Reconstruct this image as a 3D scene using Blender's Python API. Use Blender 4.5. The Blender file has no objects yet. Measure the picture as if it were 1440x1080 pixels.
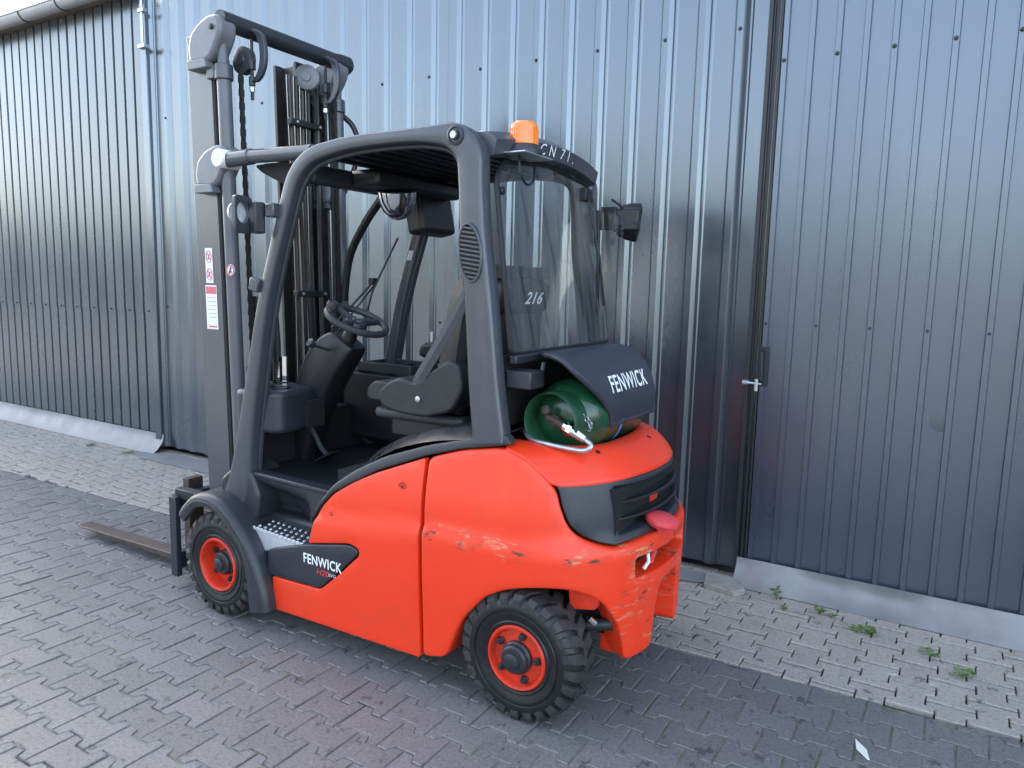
import bpy, bmesh, math, random
from mathutils import Vector, Matrix
from mathutils.geometry import delaunay_2d_cdt
random.seed(7)
PI = math.pi
scn = bpy.context.scene
C = scn.collection

# ------------------------------------------------------------------ camera, sky, sun, exposure
cam_d = bpy.data.cameras.new('camera'); cam = bpy.data.objects.new('camera', cam_d); C.objects.link(cam)
cam_d.sensor_width = 36; cam_d.lens = 26.0; cam_d.clip_end = 900; cam_d.clip_start = 0.05
right = Vector((-0.85311317, -0.52117336, 0.0240052))
down = Vector((-0.08955249, 0.10095066, -0.99085282))
fwd = Vector((0.51398276, -0.84745931, -0.13279471))
M4 = Matrix((right, -down, -fwd)).transposed().to_4x4()
M4.translation = Vector((-1.208, 2.576, 1.5)); cam.matrix_world = M4
scn.camera = cam
SUN_EL, SUN_AZ = math.radians(26), math.radians(-31)      # direction to the sun, angle from +X: behind the hall
sdir = Vector((math.cos(SUN_EL)*math.cos(SUN_AZ), math.cos(SUN_EL)*math.sin(SUN_AZ), math.sin(SUN_EL)))
w = bpy.data.worlds.new('World'); scn.world = w; w.use_nodes = True
nt = w.node_tree; bg = nt.nodes['Background']
sky = nt.nodes.new('ShaderNodeTexSky'); sky.sky_type = 'NISHITA'; sky.sun_disc = False
sky.sun_elevation = SUN_EL; sky.sun_rotation = math.atan2(sdir.x, sdir.y)
sky.air_density = 1.0; sky.dust_density = 2.5; sky.ozone_density = 0.6
hs_ = nt.nodes.new('ShaderNodeHueSaturation'); hs_.inputs['Saturation'].default_value = .75      # hazy, washed-out blue
nt.links.new(sky.outputs[0], hs_.inputs['Color']); nt.links.new(hs_.outputs[0], bg.inputs[0]); bg.inputs[1].default_value = 0.15
sl = bpy.data.lights.new('sun', 'SUN'); sl.energy = 3.2; sl.angle = math.radians(0.5); sl.color = (1, .93, .84)
so = bpy.data.objects.new('sun', sl); C.objects.link(so); so.rotation_euler = sdir.to_track_quat('Z', 'Y').to_euler()
vs = scn.view_settings; vs.view_transform = 'Standard'; vs.look = 'None'; vs.exposure = 2.65; vs.gamma = 1
vs.use_curve_mapping = False
scn.cycles.max_bounces = 8; scn.cycles.transparent_max_bounces = 12

# ------------------------------------------------------------------ materials
def mat(name, col, rough=.5, metal=0., ior=None, var=0., vscale=8., bump=0., bscale=60., rvar=0., coat=0., trans=0., stretch=None, col2=None, emit=0):
    m = bpy.data.materials.new(name); m.use_nodes = True
    n = m.node_tree.nodes; L = m.node_tree.links; b = n['Principled BSDF']
    b.inputs['Base Color'].default_value = (*col, 1); b.inputs['Roughness'].default_value = rough
    b.inputs['Metallic'].default_value = metal
    if ior: b.inputs['IOR'].default_value = ior
    if coat: b.inputs['Coat Weight'].default_value = coat; b.inputs['Coat Roughness'].default_value = .12
    if trans: b.inputs['Transmission Weight'].default_value = trans
    if emit: b.inputs['Emission Color'].default_value = (*col, 1); b.inputs['Emission Strength'].default_value = emit
    tc = n.new('ShaderNodeTexCoord'); mp = n.new('ShaderNodeMapping'); L.new(tc.outputs['Object'], mp.inputs[0])
    if stretch: mp.inputs['Scale'].default_value = stretch
    if var:
        t = n.new('ShaderNodeTexNoise'); t.inputs['Scale'].default_value = vscale; t.inputs['Detail'].default_value = 6; t.inputs['Roughness'].default_value = .65
        L.new(mp.outputs[0], t.inputs[0])
        r = n.new('ShaderNodeMapRange'); r.inputs[1].default_value = .3; r.inputs[2].default_value = .7
        L.new(t.outputs[0], r.inputs[0])
        x = n.new('ShaderNodeMix'); x.data_type = 'RGBA'
        c2 = col2 or tuple(min(1, c*(1+var)) for c in col); c1 = tuple(c*(1-var) for c in col)
        if col2: c1 = col
        x.inputs[6].default_value = (*c1, 1); x.inputs[7].default_value = (*c2, 1)
        L.new(r.outputs[0], x.inputs[0]); L.new(x.outputs[2], b.inputs['Base Color'])
        if rvar:
            q = n.new('ShaderNodeMapRange'); q.inputs[3].default_value = rough-rvar; q.inputs[4].default_value = rough+rvar
            L.new(r.outputs[0], q.inputs[0]); L.new(q.outputs[0], b.inputs['Roughness'])
    if bump:
        t2 = n.new('ShaderNodeTexNoise'); t2.inputs['Scale'].default_value = bscale; t2.inputs['Detail'].default_value = 5
        L.new(mp.outputs[0], t2.inputs[0])
        bp = n.new('ShaderNodeBump'); bp.inputs['Strength'].default_value = bump; bp.inputs['Distance'].default_value = .003
        L.new(t2.outputs[0], bp.inputs['Height']); L.new(bp.outputs[0], b.inputs['Normal'])
    return m

def nodes(m): return m.node_tree.nodes, m.node_tree.links, m.node_tree.nodes['Principled BSDF']

def red_paint():
    m = mat('red_paint', (.80, .045, .010), .36, bump=.12, bscale=9, coat=.08)
    n, L, b = nodes(m)
    tc = n.new('ShaderNodeTexCoord'); sep = n.new('ShaderNodeSeparateXYZ'); L.new(tc.outputs['Object'], sep.inputs[0])
    fade = n.new('ShaderNodeTexNoise'); fade.inputs['Scale'].default_value = 3.5; fade.inputs['Detail'].default_value = 5
    L.new(tc.outputs['Object'], fade.inputs[0])
    base = n.new('ShaderNodeMix'); base.data_type = 'RGBA'
    base.inputs[6].default_value = (.80, .034, .006, 1); base.inputs[7].default_value = (.84, .048, .010, 1)
    L.new(fade.outputs[0], base.inputs[0])
    gr = n.new('ShaderNodeTexNoise'); gr.inputs['Scale'].default_value = 7; gr.inputs['Detail'].default_value = 9; gr.inputs['Roughness'].default_value = .75; L.new(tc.outputs['Object'], gr.inputs[0])
    gm_ = n.new('ShaderNodeMapRange'); gm_.inputs[1].default_value = .5; gm_.inputs[2].default_value = .75; gm_.inputs[4].default_value = .22; L.new(gr.outputs[0], gm_.inputs[0])
    b0 = base; base = n.new('ShaderNodeMix'); base.data_type = 'RGBA'; L.new(gm_.outputs[0], base.inputs[0]); L.new(b0.outputs[2], base.inputs[6]); base.inputs[7].default_value = (.34, .06, .03, 1)
    # scuffs: stretched noise, only on the rubbed band round the crease, and chips on the rear corner
    mp = n.new('ShaderNodeMapping'); mp.inputs['Scale'].default_value = (9, 9, 46); L.new(tc.outputs['Object'], mp.inputs[0])
    sc = n.new('ShaderNodeTexNoise'); sc.inputs['Scale'].default_value = 1.6; sc.inputs['Detail'].default_value = 8; sc.inputs['Roughness'].default_value = .72
    L.new(mp.outputs[0], sc.inputs[0])
    def band(src, lo, hi, soft):
        a = n.new('ShaderNodeMapRange'); a.interpolation_type = 'SMOOTHSTEP'; a.inputs[1].default_value = lo-soft; a.inputs[2].default_value = lo+soft; L.new(src, a.inputs[0])
        c = n.new('ShaderNodeMapRange'); c.interpolation_type = 'SMOOTHSTEP'; c.inputs[1].default_value = hi-soft; c.inputs[2].default_value = hi+soft; c.inputs[3].default_value = 1; c.inputs[4].default_value = 0; L.new(src, c.inputs[0])
        k = n.new('ShaderNodeMath'); k.operation = 'MULTIPLY'; L.new(a.outputs[0], k.inputs[0]); L.new(c.outputs[0], k.inputs[1]); return k
    def op(o, a, c):
        k = n.new('ShaderNodeMath'); k.operation = o
        for i, v in enumerate((a, c)):
            if isinstance(v, (int, float)): k.inputs[i].default_value = v
            else: L.new(v, k.inputs[i])
        return k.outputs[0]
    zc = band(sep.outputs[2], .575, .645, .015); xc = band(sep.outputs[0], -.6, .40, .03)
    rear = band(sep.outputs[0], -.60, -.27, .03); zr = band(sep.outputs[2], .24, .66, .04)
    reg = op('MAXIMUM', op('MULTIPLY', zc.outputs[0], xc.outputs[0]), op('MULTIPLY', op('MULTIPLY', rear.outputs[0], zr.outputs[0]), .85))
    thr = n.new('ShaderNodeMapRange'); thr.inputs[1].default_value = .52; thr.inputs[2].default_value = .58; L.new(sc.outputs[0], thr.inputs[0])
    cl = n.new('ShaderNodeTexNoise'); cl.inputs['Scale'].default_value = 6.5; cl.inputs['Detail'].default_value = 3; L.new(tc.outputs['Object'], cl.inputs[0])
    cm = n.new('ShaderNodeMapRange'); cm.inputs[1].default_value = .44; cm.inputs[2].default_value = .56; L.new(cl.outputs[0], cm.inputs[0])
    mask = op('MULTIPLY', op('MULTIPLY', thr.outputs[0], reg), cm.outputs[0])
    chip = n.new('ShaderNodeMix'); chip.data_type = 'RGBA'
    cn = n.new('ShaderNodeTexNoise'); cn.inputs['Scale'].default_value = 14; L.new(tc.outputs['Object'], cn.inputs[0])
    cr = n.new('ShaderNodeMapRange'); cr.inputs[1].default_value = .42; cr.inputs[2].default_value = .58; L.new(cn.outputs[0], cr.inputs[0])
    chip.inputs[6].default_value = (.06, .03, .02, 1); chip.inputs[7].default_value = (.58, .25, .13, 1); L.new(cr.outputs[0], chip.inputs[0])
    fin = n.new('ShaderNodeMix'); fin.data_type = 'RGBA'; L.new(mask, fin.inputs[0]); L.new(base.outputs[2], fin.inputs[6]); L.new(chip.outputs[2], fin.inputs[7])
    L.new(fin.outputs[2], b.inputs['Base Color'])
    ro = n.new('ShaderNodeMapRange'); ro.inputs[3].default_value = .42; ro.inputs[4].default_value = .8; L.new(mask, ro.inputs[0]); L.new(ro.outputs[0], b.inputs['Roughness'])
    return m

def paver_mat(name, c1, c2, stain, dark):
    m = mat(name, c1, .62, ior=1.6)
    n, L, b = nodes(m)
    geo = n.new('ShaderNodeNewGeometry'); oi = n.new('ShaderNodeObjectInfo')
    add = n.new('ShaderNodeMath'); add.operation = 'ADD'; L.new(oi.outputs['Random'], add.inputs[0]); L.new(geo.outputs['Random Per Island'], add.inputs[1])
    fr = n.new('ShaderNodeMath'); fr.operation = 'FRACT'; L.new(add.outputs[0], fr.inputs[0])
    x = n.new('ShaderNodeMix'); x.data_type = 'RGBA'; x.inputs[6].default_value = (*c1, 1); x.inputs[7].default_value = (*c2, 1); L.new(fr.outputs[0], x.inputs[0])
    def noise(s, d, lo, hi, rough=.6):
        t = n.new('ShaderNodeTexNoise'); t.inputs['Scale'].default_value = s; t.inputs['Detail'].default_value = d; t.inputs['Roughness'].default_value = rough
        L.new(geo.outputs['Position'], t.inputs[0])
        r = n.new('ShaderNodeMapRange'); r.inputs[1].default_value = lo; r.inputs[2].default_value = hi; L.new(t.outputs[0], r.inputs[0]); return r.outputs[0], t.outputs[0]
    def mix(prev, fac, col, amt=1, mode='MIX'):
        k = n.new('ShaderNodeMath'); k.operation = 'MULTIPLY'; L.new(fac, k.inputs[0]); k.inputs[1].default_value = amt
        y = n.new('ShaderNodeMix'); y.data_type = 'RGBA'; y.blend_type = mode; L.new(k.outputs[0], y.inputs[0]); L.new(prev, y.inputs[6]); y.inputs[7].default_value = (*col, 1); return y.outputs[2]
    big, _ = noise(1.3, 5, .35, .7); mid, _ = noise(9, 6, .45, .72); fine, raw = noise(420, 3, .3, .7); drop, _ = noise(14, 3, .63, .665); spk, _ = noise(230, 2, .66, .72); grit, _ = noise(75, 5, .50, .66); lgrit, _ = noise(95, 4, .56, .70); wht, _ = noise(22, 6, .70, .74); pat, _ = noise(4.5, 8, .60, .70, .7)
    o = mix(x.outputs[2], big, dark, .45); o = mix(o, mid, stain, .35); o = mix(o, fine, tuple(c*1.7 for c in c2), .5); o = mix(o, grit, tuple(c*.45 for c in c1), .5); o = mix(o, lgrit, tuple(c*1.9 for c in c2), .45); o = mix(o, wht, (.42, .41, .38), .5); o = mix(o, spk, (.5, .5, .5), .5); o = mix(o, pat, tuple(c*.55 for c in c1), .5); o = mix(o, drop, (.02, .02, .022), .6)
    L.new(o, b.inputs['Base Color'])
    bp = n.new('ShaderNodeBump'); bp.inputs['Strength'].default_value = .5; bp.inputs['Distance'].default_value = .0018; L.new(raw, bp.inputs['Height']); L.new(bp.outputs[0], b.inputs['Normal'])
    return m

def joint_mat():
    m = mat('joint_sand', (.05, .048, .045), .95, bump=.6, bscale=300)
    n, L, b = nodes(m); geo = n.new('ShaderNodeNewGeometry')
    t = n.new('ShaderNodeTexNoise'); t.inputs['Scale'].default_value = 2.2; t.inputs['Detail'].default_value = 7; t.inputs['Roughness'].default_value = .7; L.new(geo.outputs['Position'], t.inputs[0])
    cr = n.new('ShaderNodeValToRGB'); e = cr.color_ramp.elements
    e[0].position = .36; e[0].color = (.04, .038, .036, 1); e[1].position = .50; e[1].color = (.20, .19, .17, 1)
    g = e.new(.60); g.color = (.10, .115, .045, 1); L.new(t.outputs[0], cr.inputs[0]); L.new(cr.outputs[0], b.inputs['Base Color'])
    return m

def wall_mat(name, col, rough, ior, var=.12):
    m = mat(name, col, rough, ior=ior, var=var, vscale=2.2, rvar=.05, stretch=(1, 1, .25))
    n, L, b = nodes(m); b.inputs['Specular Tint'].default_value = (.80, .90, 1, 1); tc = n.new('ShaderNodeTexCoord')
    mp = n.new('ShaderNodeMapping'); mp.inputs['Scale'].default_value = (3, 3, .6); L.new(tc.outputs['Object'], mp.inputs[0])
    t = n.new('ShaderNodeTexNoise'); t.inputs['Scale'].default_value = 1.5; t.inputs['Detail'].default_value = 2; L.new(mp.outputs[0], t.inputs[0])
    bp = n.new('ShaderNodeBump'); bp.inputs['Strength'].default_value = .16; bp.inputs['Distance'].default_value = .006; L.new(t.outputs[0], bp.inputs['Height']); L.new(bp.outputs[0], b.inputs['Normal'])
    return m

MT = dict(
    red=red_paint(),
    red2=mat('red_rim', (.80, .038, .008), .42, var=.3, vscale=16, col2=(.42, .03, .012)),
    pink=mat('faded_red_plastic', (.70, .06, .07), .4),
    grey=mat('grey_frame_paint', (.048, .053, .064), .30, var=.15, vscale=6, bump=.1, bscale=90, ior=1.6),
    greyd=mat('dark_grey_plastic', (.024, .027, .034), .42, var=.15, vscale=9, bump=.25, bscale=220),
    trim=mat('charcoal_trim', (.026, .028, .034), .40, var=.2, vscale=12, bump=.2, bscale=200),
    black=mat('black_plastic', (.010, .0105, .0125), .42, var=.2, vscale=10),
    hoodb=mat('worn_black_hood', (.02, .021, .025), .34, var=.5, vscale=14, rvar=.12),
    void=mat('black_cavity', (.006, .006, .007), .8),
    rubber=mat('tyre_rubber', (.011, .011, .012), .62, var=.35, vscale=22, col2=(.045, .042, .039), bump=.3, bscale=120),
    side=mat('tyre_sidewall', (.009, .009, .0105), .40, var=.3, vscale=30),
    steel=mat('galvanised_steel', (.52, .54, .57), .35, metal=.85, var=.2, vscale=30),
    chrome=mat('chrome', (.8, .8, .8), .07, metal=1),
    alu=mat('aluminium', (.62, .64, .67), .4, metal=.5, var=.12, vscale=30),
    mast=mat('mast_paint', (.045, .05, .06), .30, var=.12, vscale=9, ior=1.85),
    mastd=mat('greasy_mast_steel', (.03, .028, .027), .38, var=.5, vscale=18),
    coverg=mat('light_grey_casting', (.15, .155, .17), .35, var=.1, vscale=14),
    rod=mat('cylinder_paint', (.10, .104, .118), .33, var=.1, vscale=10),
    chain=mat('chain_steel', (.035, .034, .034), .4, metal=.4),
    white=mat('white_plastic', (.78, .79, .77), .45, var=.06, vscale=20),
    wprint=mat('white_print', (.82, .83, .84), .5),
    rprint=mat('red_print', (.62, .05, .06), .5),
    sticker=mat('sticker_white', (.74, .74, .77), .4),
    srose=mat('sticker_red', (.62, .12, .15), .4),
    orange=mat('orange_lens', (.95, .22, .015), .18, var=.15, vscale=30, coat=.6),
    greent=mat('green_enamel', (.010, .062, .027), .28, var=.5, vscale=9, bump=.15, bscale=14, coat=.4),
    greent2=mat('worn_green_ring', (.012, .06, .028), .4, var=.3, vscale=20),
    blue=mat('blue_tape', (.03, .22, .55), .5),
    seat=mat('seat_vinyl', (.018, .019, .022), .5, var=.3, vscale=12, bump=.2, bscale=150),
    seatl=mat('worn_seat_plastic', (.036, .038, .042), .5, var=.4, vscale=10),
    belt=mat('belt_webbing', (.06, .061, .066), .7),
    rust=mat('rusty_fork_steel', (.055, .036, .028), .6, var=.5, vscale=14, bump=.3, bscale=60),
    cover=mat('tank_cover_plastic', (.030, .034, .048), .42, var=.12, vscale=8, bump=.2, bscale=200),
    wallc=wall_mat('anthracite_sheet', (.030, .036, .046), .24, 2.4),
    walld=wall_mat('slate_door_sheet', (.030, .040, .062), .30, 2.35),
    walll=wall_mat('grey_hall_sheet', (.045, .052, .06), .27, 2.1),
    dark=mat('dark_steel', (.02, .022, .026), .45),
    gutter=mat('zinc_gutter', (.40, .41, .43), .45, metal=.3, var=.1, vscale=6),
    flash=mat('zinc_flashing', (.23, .23, .235), .5, metal=.15, var=.15, vscale=5, bump=.25, bscale=14),
    concrete=mat('concrete', (.26, .25, .22), .9, var=.25, vscale=18, bump=.6, bscale=60),
    paver=paver_mat('dark_paver', (.088, .085, .084), (.152, .146, .143), (.075, .070, .063), (.080, .077, .076)),
    paverl=paver_mat('light_paver', (.255, .232, .20), (.33, .30, .258), (.18, .165, .125), (.205, .19, .16)),
    joint=joint_mat(),
    jointd=mat('dark_joint_soil', (.045, .042, .034), .95, var=.5, vscale=6, col2=(.075, .08, .04), bump=.5, bscale=200),
    yard=mat('far_yard', (.11, .11, .107), .9, var=.2, vscale=.6),
    leaf=mat('weed_leaf', (.10, .17, .03), .55, var=.4, vscale=30),
    tleaf=mat('tree_leaf', (.06, .09, .025), .6, var=.4, vscale=2),
    bark=mat('bark', (.09, .07, .05), .9, var=.3, vscale=9),
    paper=mat('paper', (.75, .73, .66), .7),
    hallw=mat('cream_render', (.20, .19, .175), .8, var=.08, vscale=2),
    hallr=mat('hall_roof', (.14, .13, .13), .6),
    winb=mat('hall_window', (.03, .035, .04), .15),
    silo=mat('silo_white', (.7, .7, .68), .4),
)
def glass(name, tint, rough=.0, alpha=.12):
    m = bpy.data.materials.new(name); m.use_nodes = True
    n = m.node_tree.nodes; L = m.node_tree.links
    for x in list(n):
        if x.type != 'OUTPUT_MATERIAL': n.remove(x)
    out = [x for x in n if x.type == 'OUTPUT_MATERIAL'][0]
    tr = n.new('ShaderNodeBsdfTransparent'); tr.inputs[0].default_value = (*tint, 1)
    gl = n.new('ShaderNodeBsdfGlossy'); gl.inputs['Roughness'].default_value = .02 + rough
    df = n.new('ShaderNodeBsdfDiffuse'); df.inputs[0].default_value = (.35, .36, .36, 1)
    fr = n.new('ShaderNodeFresnel'); fr.inputs[0].default_value = 1.5; gm = n.new('ShaderNodeNewGeometry')
    inv = n.new('ShaderNodeMath'); inv.operation = 'SUBTRACT'; inv.inputs[0].default_value = 1; L.new(gm.outputs['Backfacing'], inv.inputs[1])
    fm = n.new('ShaderNodeMath'); fm.operation = 'MULTIPLY'; L.new(fr.outputs[0], fm.inputs[0]); L.new(inv.outputs[0], fm.inputs[1])
    m1 = n.new('ShaderNodeMixShader'); m2 = n.new('ShaderNodeMixShader')
    tc = n.new('ShaderNodeTexCoord'); mp = n.new('ShaderNodeMapping'); mp.inputs['Scale'].default_value = (1, 22, .9); L.new(tc.outputs['Object'], mp.inputs[0])
    t = n.new('ShaderNodeTexNoise'); t.inputs['Scale'].default_value = 2; t.inputs['Detail'].default_value = 6; L.new(mp.outputs[0], t.inputs[0])
    r = n.new('ShaderNodeMapRange'); r.inputs[1].default_value = .4; r.inputs[2].default_value = .75; r.inputs[3].default_value = alpha*.25; r.inputs[4].default_value = alpha*1.7; L.new(t.outputs[0], r.inputs[0])
    L.new(r.outputs[0], m1.inputs[0]); L.new(tr.outputs[0], m1.inputs[1]); L.new(df.outputs[0], m1.inputs[2])
    L.new(fm.outputs[0], m2.inputs[0]); L.new(m1.outputs[0], m2.inputs[1]); L.new(gl.outputs[0], m2.inputs[2])
    L.new(m2.outputs[0], out.inputs[0]); return m
MT['glass'] = glass('dust_sheen_glass', (.93, .95, .95), 0, .085)  # film is dust, strengthened to stand in for a pale reflection
MT['glass2'] = glass('side_glass', (.95, .96, .96), 0, .02)

# ------------------------------------------------------------------ mesh helpers
class MB:
    def __init__(s): s.v = []; s.f = []
    def add(s, vs, fs):
        o = len(s.v); s.v += [tuple(x) for x in vs]; s.f += [tuple(i+o for i in f) for f in fs]; return s
    def box(s, c, d, rot=None):
        x, y, z = (a/2 for a in d)
        P = [Vector(p) for p in ((-x,-y,-z),(x,-y,-z),(x,y,-z),(-x,y,-z),(-x,-y,z),(x,-y,z),(x,y,z),(-x,y,z))]
        if rot is not None: P = [rot @ p for p in P]
        return s.add([p+Vector(c) for p in P], [(0,3,2,1),(4,5,6,7),(0,1,5,4),(1,2,6,5),(2,3,7,6),(3,0,4,7)])
    def grid(s, rows, closeu=False, cap=False):
        n = len(rows[0]); fs = []
        for i in range(len(rows)-1):
            for j in range(n if closeu else n-1):
                k = (j+1) % n; fs.append((i*n+j, i*n+k, (i+1)*n+k, (i+1)*n+j))
        if cap: fs.append(tuple(range(n))[::-1]); fs.append(tuple((len(rows)-1)*n+j for j in range(n)))
        return s.add([p for r in rows for p in r], fs)
    def tube(s, pts, r, n=12, cap=True):
        pts = [Vector(p) for p in pts]; rs = r if isinstance(r, (list, tuple)) else [r]*len(pts)
        t0 = (pts[1]-pts[0]).normalized(); a = t0.orthogonal().normalized(); rows = []
        for i, p in enumerate(pts):
            t = (pts[min(i+1, len(pts)-1)]-pts[max(i-1, 0)]).normalized()
            a = (a - t*a.dot(t)).normalized(); b = t.cross(a)
            rows.append([p + (a*math.cos(2*PI*k/n)+b*math.sin(2*PI*k/n))*rs[i] for k in range(n)])
        return s.grid(rows, True, cap)
    def lathe(s, prof, org, axis, n=32, cap=True):
        ax = Vector(axis).normalized(); a = ax.orthogonal().normalized(); b = ax.cross(a); org = Vector(org)
        rows = [[org+ax*h+(a*math.cos(2*PI*k/n)+b*math.sin(2*PI*k/n))*max(r, 1e-4) for k in range(n)] for r, h in prof]
        return s.grid(rows, True, cap)
    def prism(s, poly, f0, f1):
        n = len(poly); A = [f0(*p) for p in poly]; B = [f1(*p) for p in poly]
        return s.add(A+B, [tuple(range(n))[::-1], tuple(range(n, 2*n))]+[(i, (i+1) % n, (i+1) % n+n, i+n) for i in range(n)])
    def build(s, name, m, parent=None, bevel=0, ang=35, seg=2, smooth=True, recalc=True, sub=0, solid=0):
        me = bpy.data.meshes.new(name); me.from_pydata(s.v, [], s.f); me.materials.append(MT[m] if isinstance(m, str) else m)
        if recalc:
            bm = bmesh.new(); bm.from_mesh(me); bmesh.ops.recalc_face_normals(bm, faces=bm.faces); bm.to_mesh(me); bm.free()
        if smooth: me.shade_smooth(); me.set_sharp_from_angle(angle=math.radians(ang))
        o = bpy.data.objects.new(name, me); C.objects.link(o)
        if parent: o.parent = parent
        if solid:
            k = o.modifiers.new('solid', 'SOLIDIFY'); k.thickness = solid; k.offset = 0
            if smooth: k = o.modifiers.new('split', 'EDGE_SPLIT'); k.split_angle = math.radians(max(ang, 30))
        if bevel:
            k = o.modifiers.new('bevel', 'BEVEL'); k.width = bevel; k.segments = seg; k.limit_method = 'ANGLE'; k.angle_limit = math.radians(ang); k.harden_normals = False
        if sub:
            k = o.modifiers.new('sub', 'SUBSURF'); k.levels = sub; k.render_levels = sub
        return o
def xz(y): return lambda a, b: (a, y, b)
def plate(poly, y0, y1): return MB().prism(poly, xz(y0), xz(y1))      # XZ outline between two Y
def rpoly(pts, r, n=5):
    out = []; N = len(pts)
    for i, p in enumerate(pts):
        rr = r[i] if isinstance(r, (list, tuple)) else r
        p = Vector(p[:2]); a = Vector(pts[i-1][:2]); b = Vector(pts[(i+1) % N][:2])
        da, db = a-p, b-p; k = min(rr, da.length*.49, db.length*.49)
        if k < 1e-5: out.append(tuple(p)); continue
        A, B = p+da.normalized()*k, p+db.normalized()*k
        for j in range(n+1):
            t = j/n; out.append(tuple(A*(1-t)**2+p*2*t*(1-t)+B*t*t))
    return out
def spline(pts, n=6):
    P = [Vector(p) for p in pts]; out = []
    for i in range(len(P)-1):
        a, b, c, d = P[max(i-1, 0)], P[i], P[i+1], P[min(i+2, len(P)-1)]
        for j in range(n):
            t = j/n; out.append(.5*((2*b)+(c-a)*t+(2*a-5*b+4*c-d)*t*t+(3*b-a-3*c+d)*t**3))
    out.append(P[-1]); return out
def sstep(a, b, x):
    t = max(0, min(1, (x-a)/(b-a))); return t*t*(3-2*t)
def inside(p, poly):
    x, y = p; c = False; n = len(poly)
    for i in range(n):
        x1, y1 = poly[i]; x2, y2 = poly[i-1]
        if (y1 > y) != (y2 > y) and x < (x2-x1)*(y-y1)/(y2-y1)+x1: c = not c
    return c
def dist_poly(p, poly):
    px, py = p; best = 9
    for i in range(len(poly)):
        x1, y1 = poly[i-1]; x2, y2 = poly[i]; dx, dy = x2-x1, y2-y1
        L = dx*dx+dy*dy; t = 0 if L == 0 else max(0, min(1, ((px-x1)*dx+(py-y1)*dy)/L))
        d = math.hypot(px-x1-t*dx, py-y1-t*dy)
        if d < best: best = d
    return best
def dense(poly, st):
    out = []
    for i in range(len(poly)):
        a, b = poly[i], poly[(i+1) % len(poly)]; L = math.hypot(b[0]-a[0], b[1]-a[1]); k = max(1, int(math.ceil(L/st)))
        for j in range(k): out.append((a[0]+(b[0]-a[0])*j/k, a[1]+(b[1]-a[1])*j/k))
    return out
def shell(name, outline, mapf, m, parent, thick=.02, er=.008, step=.03, holes=(), flip=False):
    """a panel whose outline lies on a curved surface: mapf(u, v, depth) -> point; edges rounded by er, walls thick deep"""
    loops = [dense(l, step*.6) for l in [outline]+list(holes)]
    V = []; E = []; loopidx = []
    for l in loops:
        o = len(V); V += [Vector(p) for p in l]; E += [(o+i, o+(i+1) % len(l)) for i in range(len(l))]; loopidx.append(list(range(o, o+len(l))))
    def ok(p): return inside(p, loops[0]) and not any(inside(p, h) for h in loops[1:])
    def dd(p): return min(dist_poly(p, l) for l in loops)
    for l in loops:
        for i in range(len(l)):
            a, b = Vector(l[i-1]), Vector(l[(i+1) % len(l)]); t = (b-a)
            if t.length < 1e-7: continue
            t.normalize(); nn = Vector((-t.y, t.x))
            for e in (er*.12, er*.45, er):
                for sg in (1, -1):
                    q = Vector(l[i])+nn*e*sg
                    if ok(q) and dd(q) > e*.85: V.append(q)
    xs = [p[0] for p in loops[0]]; ys = [p[1] for p in loops[0]]
    nx = int((max(xs)-min(xs))/step)+1; ny = int((max(ys)-min(ys))/step)+1
    for i in range(nx+1):
        for j in range(ny+1):
            q = (min(xs)+i*step, min(ys)+j*step)
            if ok(q) and dd(q) > er+step*.35: V.append(Vector(q))
    vo, eo, fo, ov, oe, of = delaunay_2d_cdt(V, E, [], 1, 1e-6)
    mb = MB(); pts = []; where = {}
    for i, p in enumerate(vo):
        for k in ov[i]: where[k] = i
        d = dd(p); dep = 0 if d >= er else er-math.sqrt(max(0, er*er-(er-d)**2))
        pts.append(Vector(mapf(p.x, p.y, dep)))
    faces = []
    for f in fo:
        c = (sum(vo[i].x for i in f)/len(f), sum(vo[i].y for i in f)/len(f))
        if ok(c): faces.append(tuple(f))
    # orient outward
    acc = 0
    for f in faces[:60]:
        a, b, c = (pts[i] for i in f[:3]); nrm = (b-a).cross(c-a); q = vo[f[0]]
        outw = Vector(mapf(q.x, q.y, -.01))-Vector(mapf(q.x, q.y, 0)); acc += nrm.dot(outw)
    if acc < 0: faces = [f[::-1] for f in faces]
    ecount = {}
    for f in faces:
        for i in range(len(f)):
            ecount[(f[i], f[(i+1) % len(f)])] = 1
    bnd = [e for e in ecount if (e[1], e[0]) not in ecount]
    back = {}; n0 = len(pts)
    for e in bnd:
        for i in e:
            if i not in back:
                back[i] = len(pts); q = vo[i]; pts.append(Vector(mapf(q.x, q.y, er+thick)))
    for a, b in bnd: faces.append((b, a, back[a], back[b]))
    mb.add(pts, faces)
    return mb.build(name, m, parent, recalc=False, ang=50)
def text_tris(body, size, bold=0., align='CENTER', shear=0.):
    cu = bpy.data.curves.new('t', 'FONT'); cu.body = body; cu.size = size; cu.align_x = align; cu.align_y = 'CENTER'; cu.offset = bold; cu.shear = shear; cu.resolution_u = 3; cu.space_character = 1.06
    o = bpy.data.objects.new('t', cu); C.objects.link(o); bpy.context.view_layer.update()
    me = bpy.data.meshes.new_from_object(o.evaluated_get(bpy.context.evaluated_depsgraph_get()))
    V = [tuple(v.co)[:2] for v in me.vertices]; F = [tuple(p.vertices) for p in me.polygons]
    C.objects.unlink(o); bpy.data.objects.remove(o); bpy.data.curves.remove(cu); bpy.data.meshes.remove(me)
    return V, F
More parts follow.
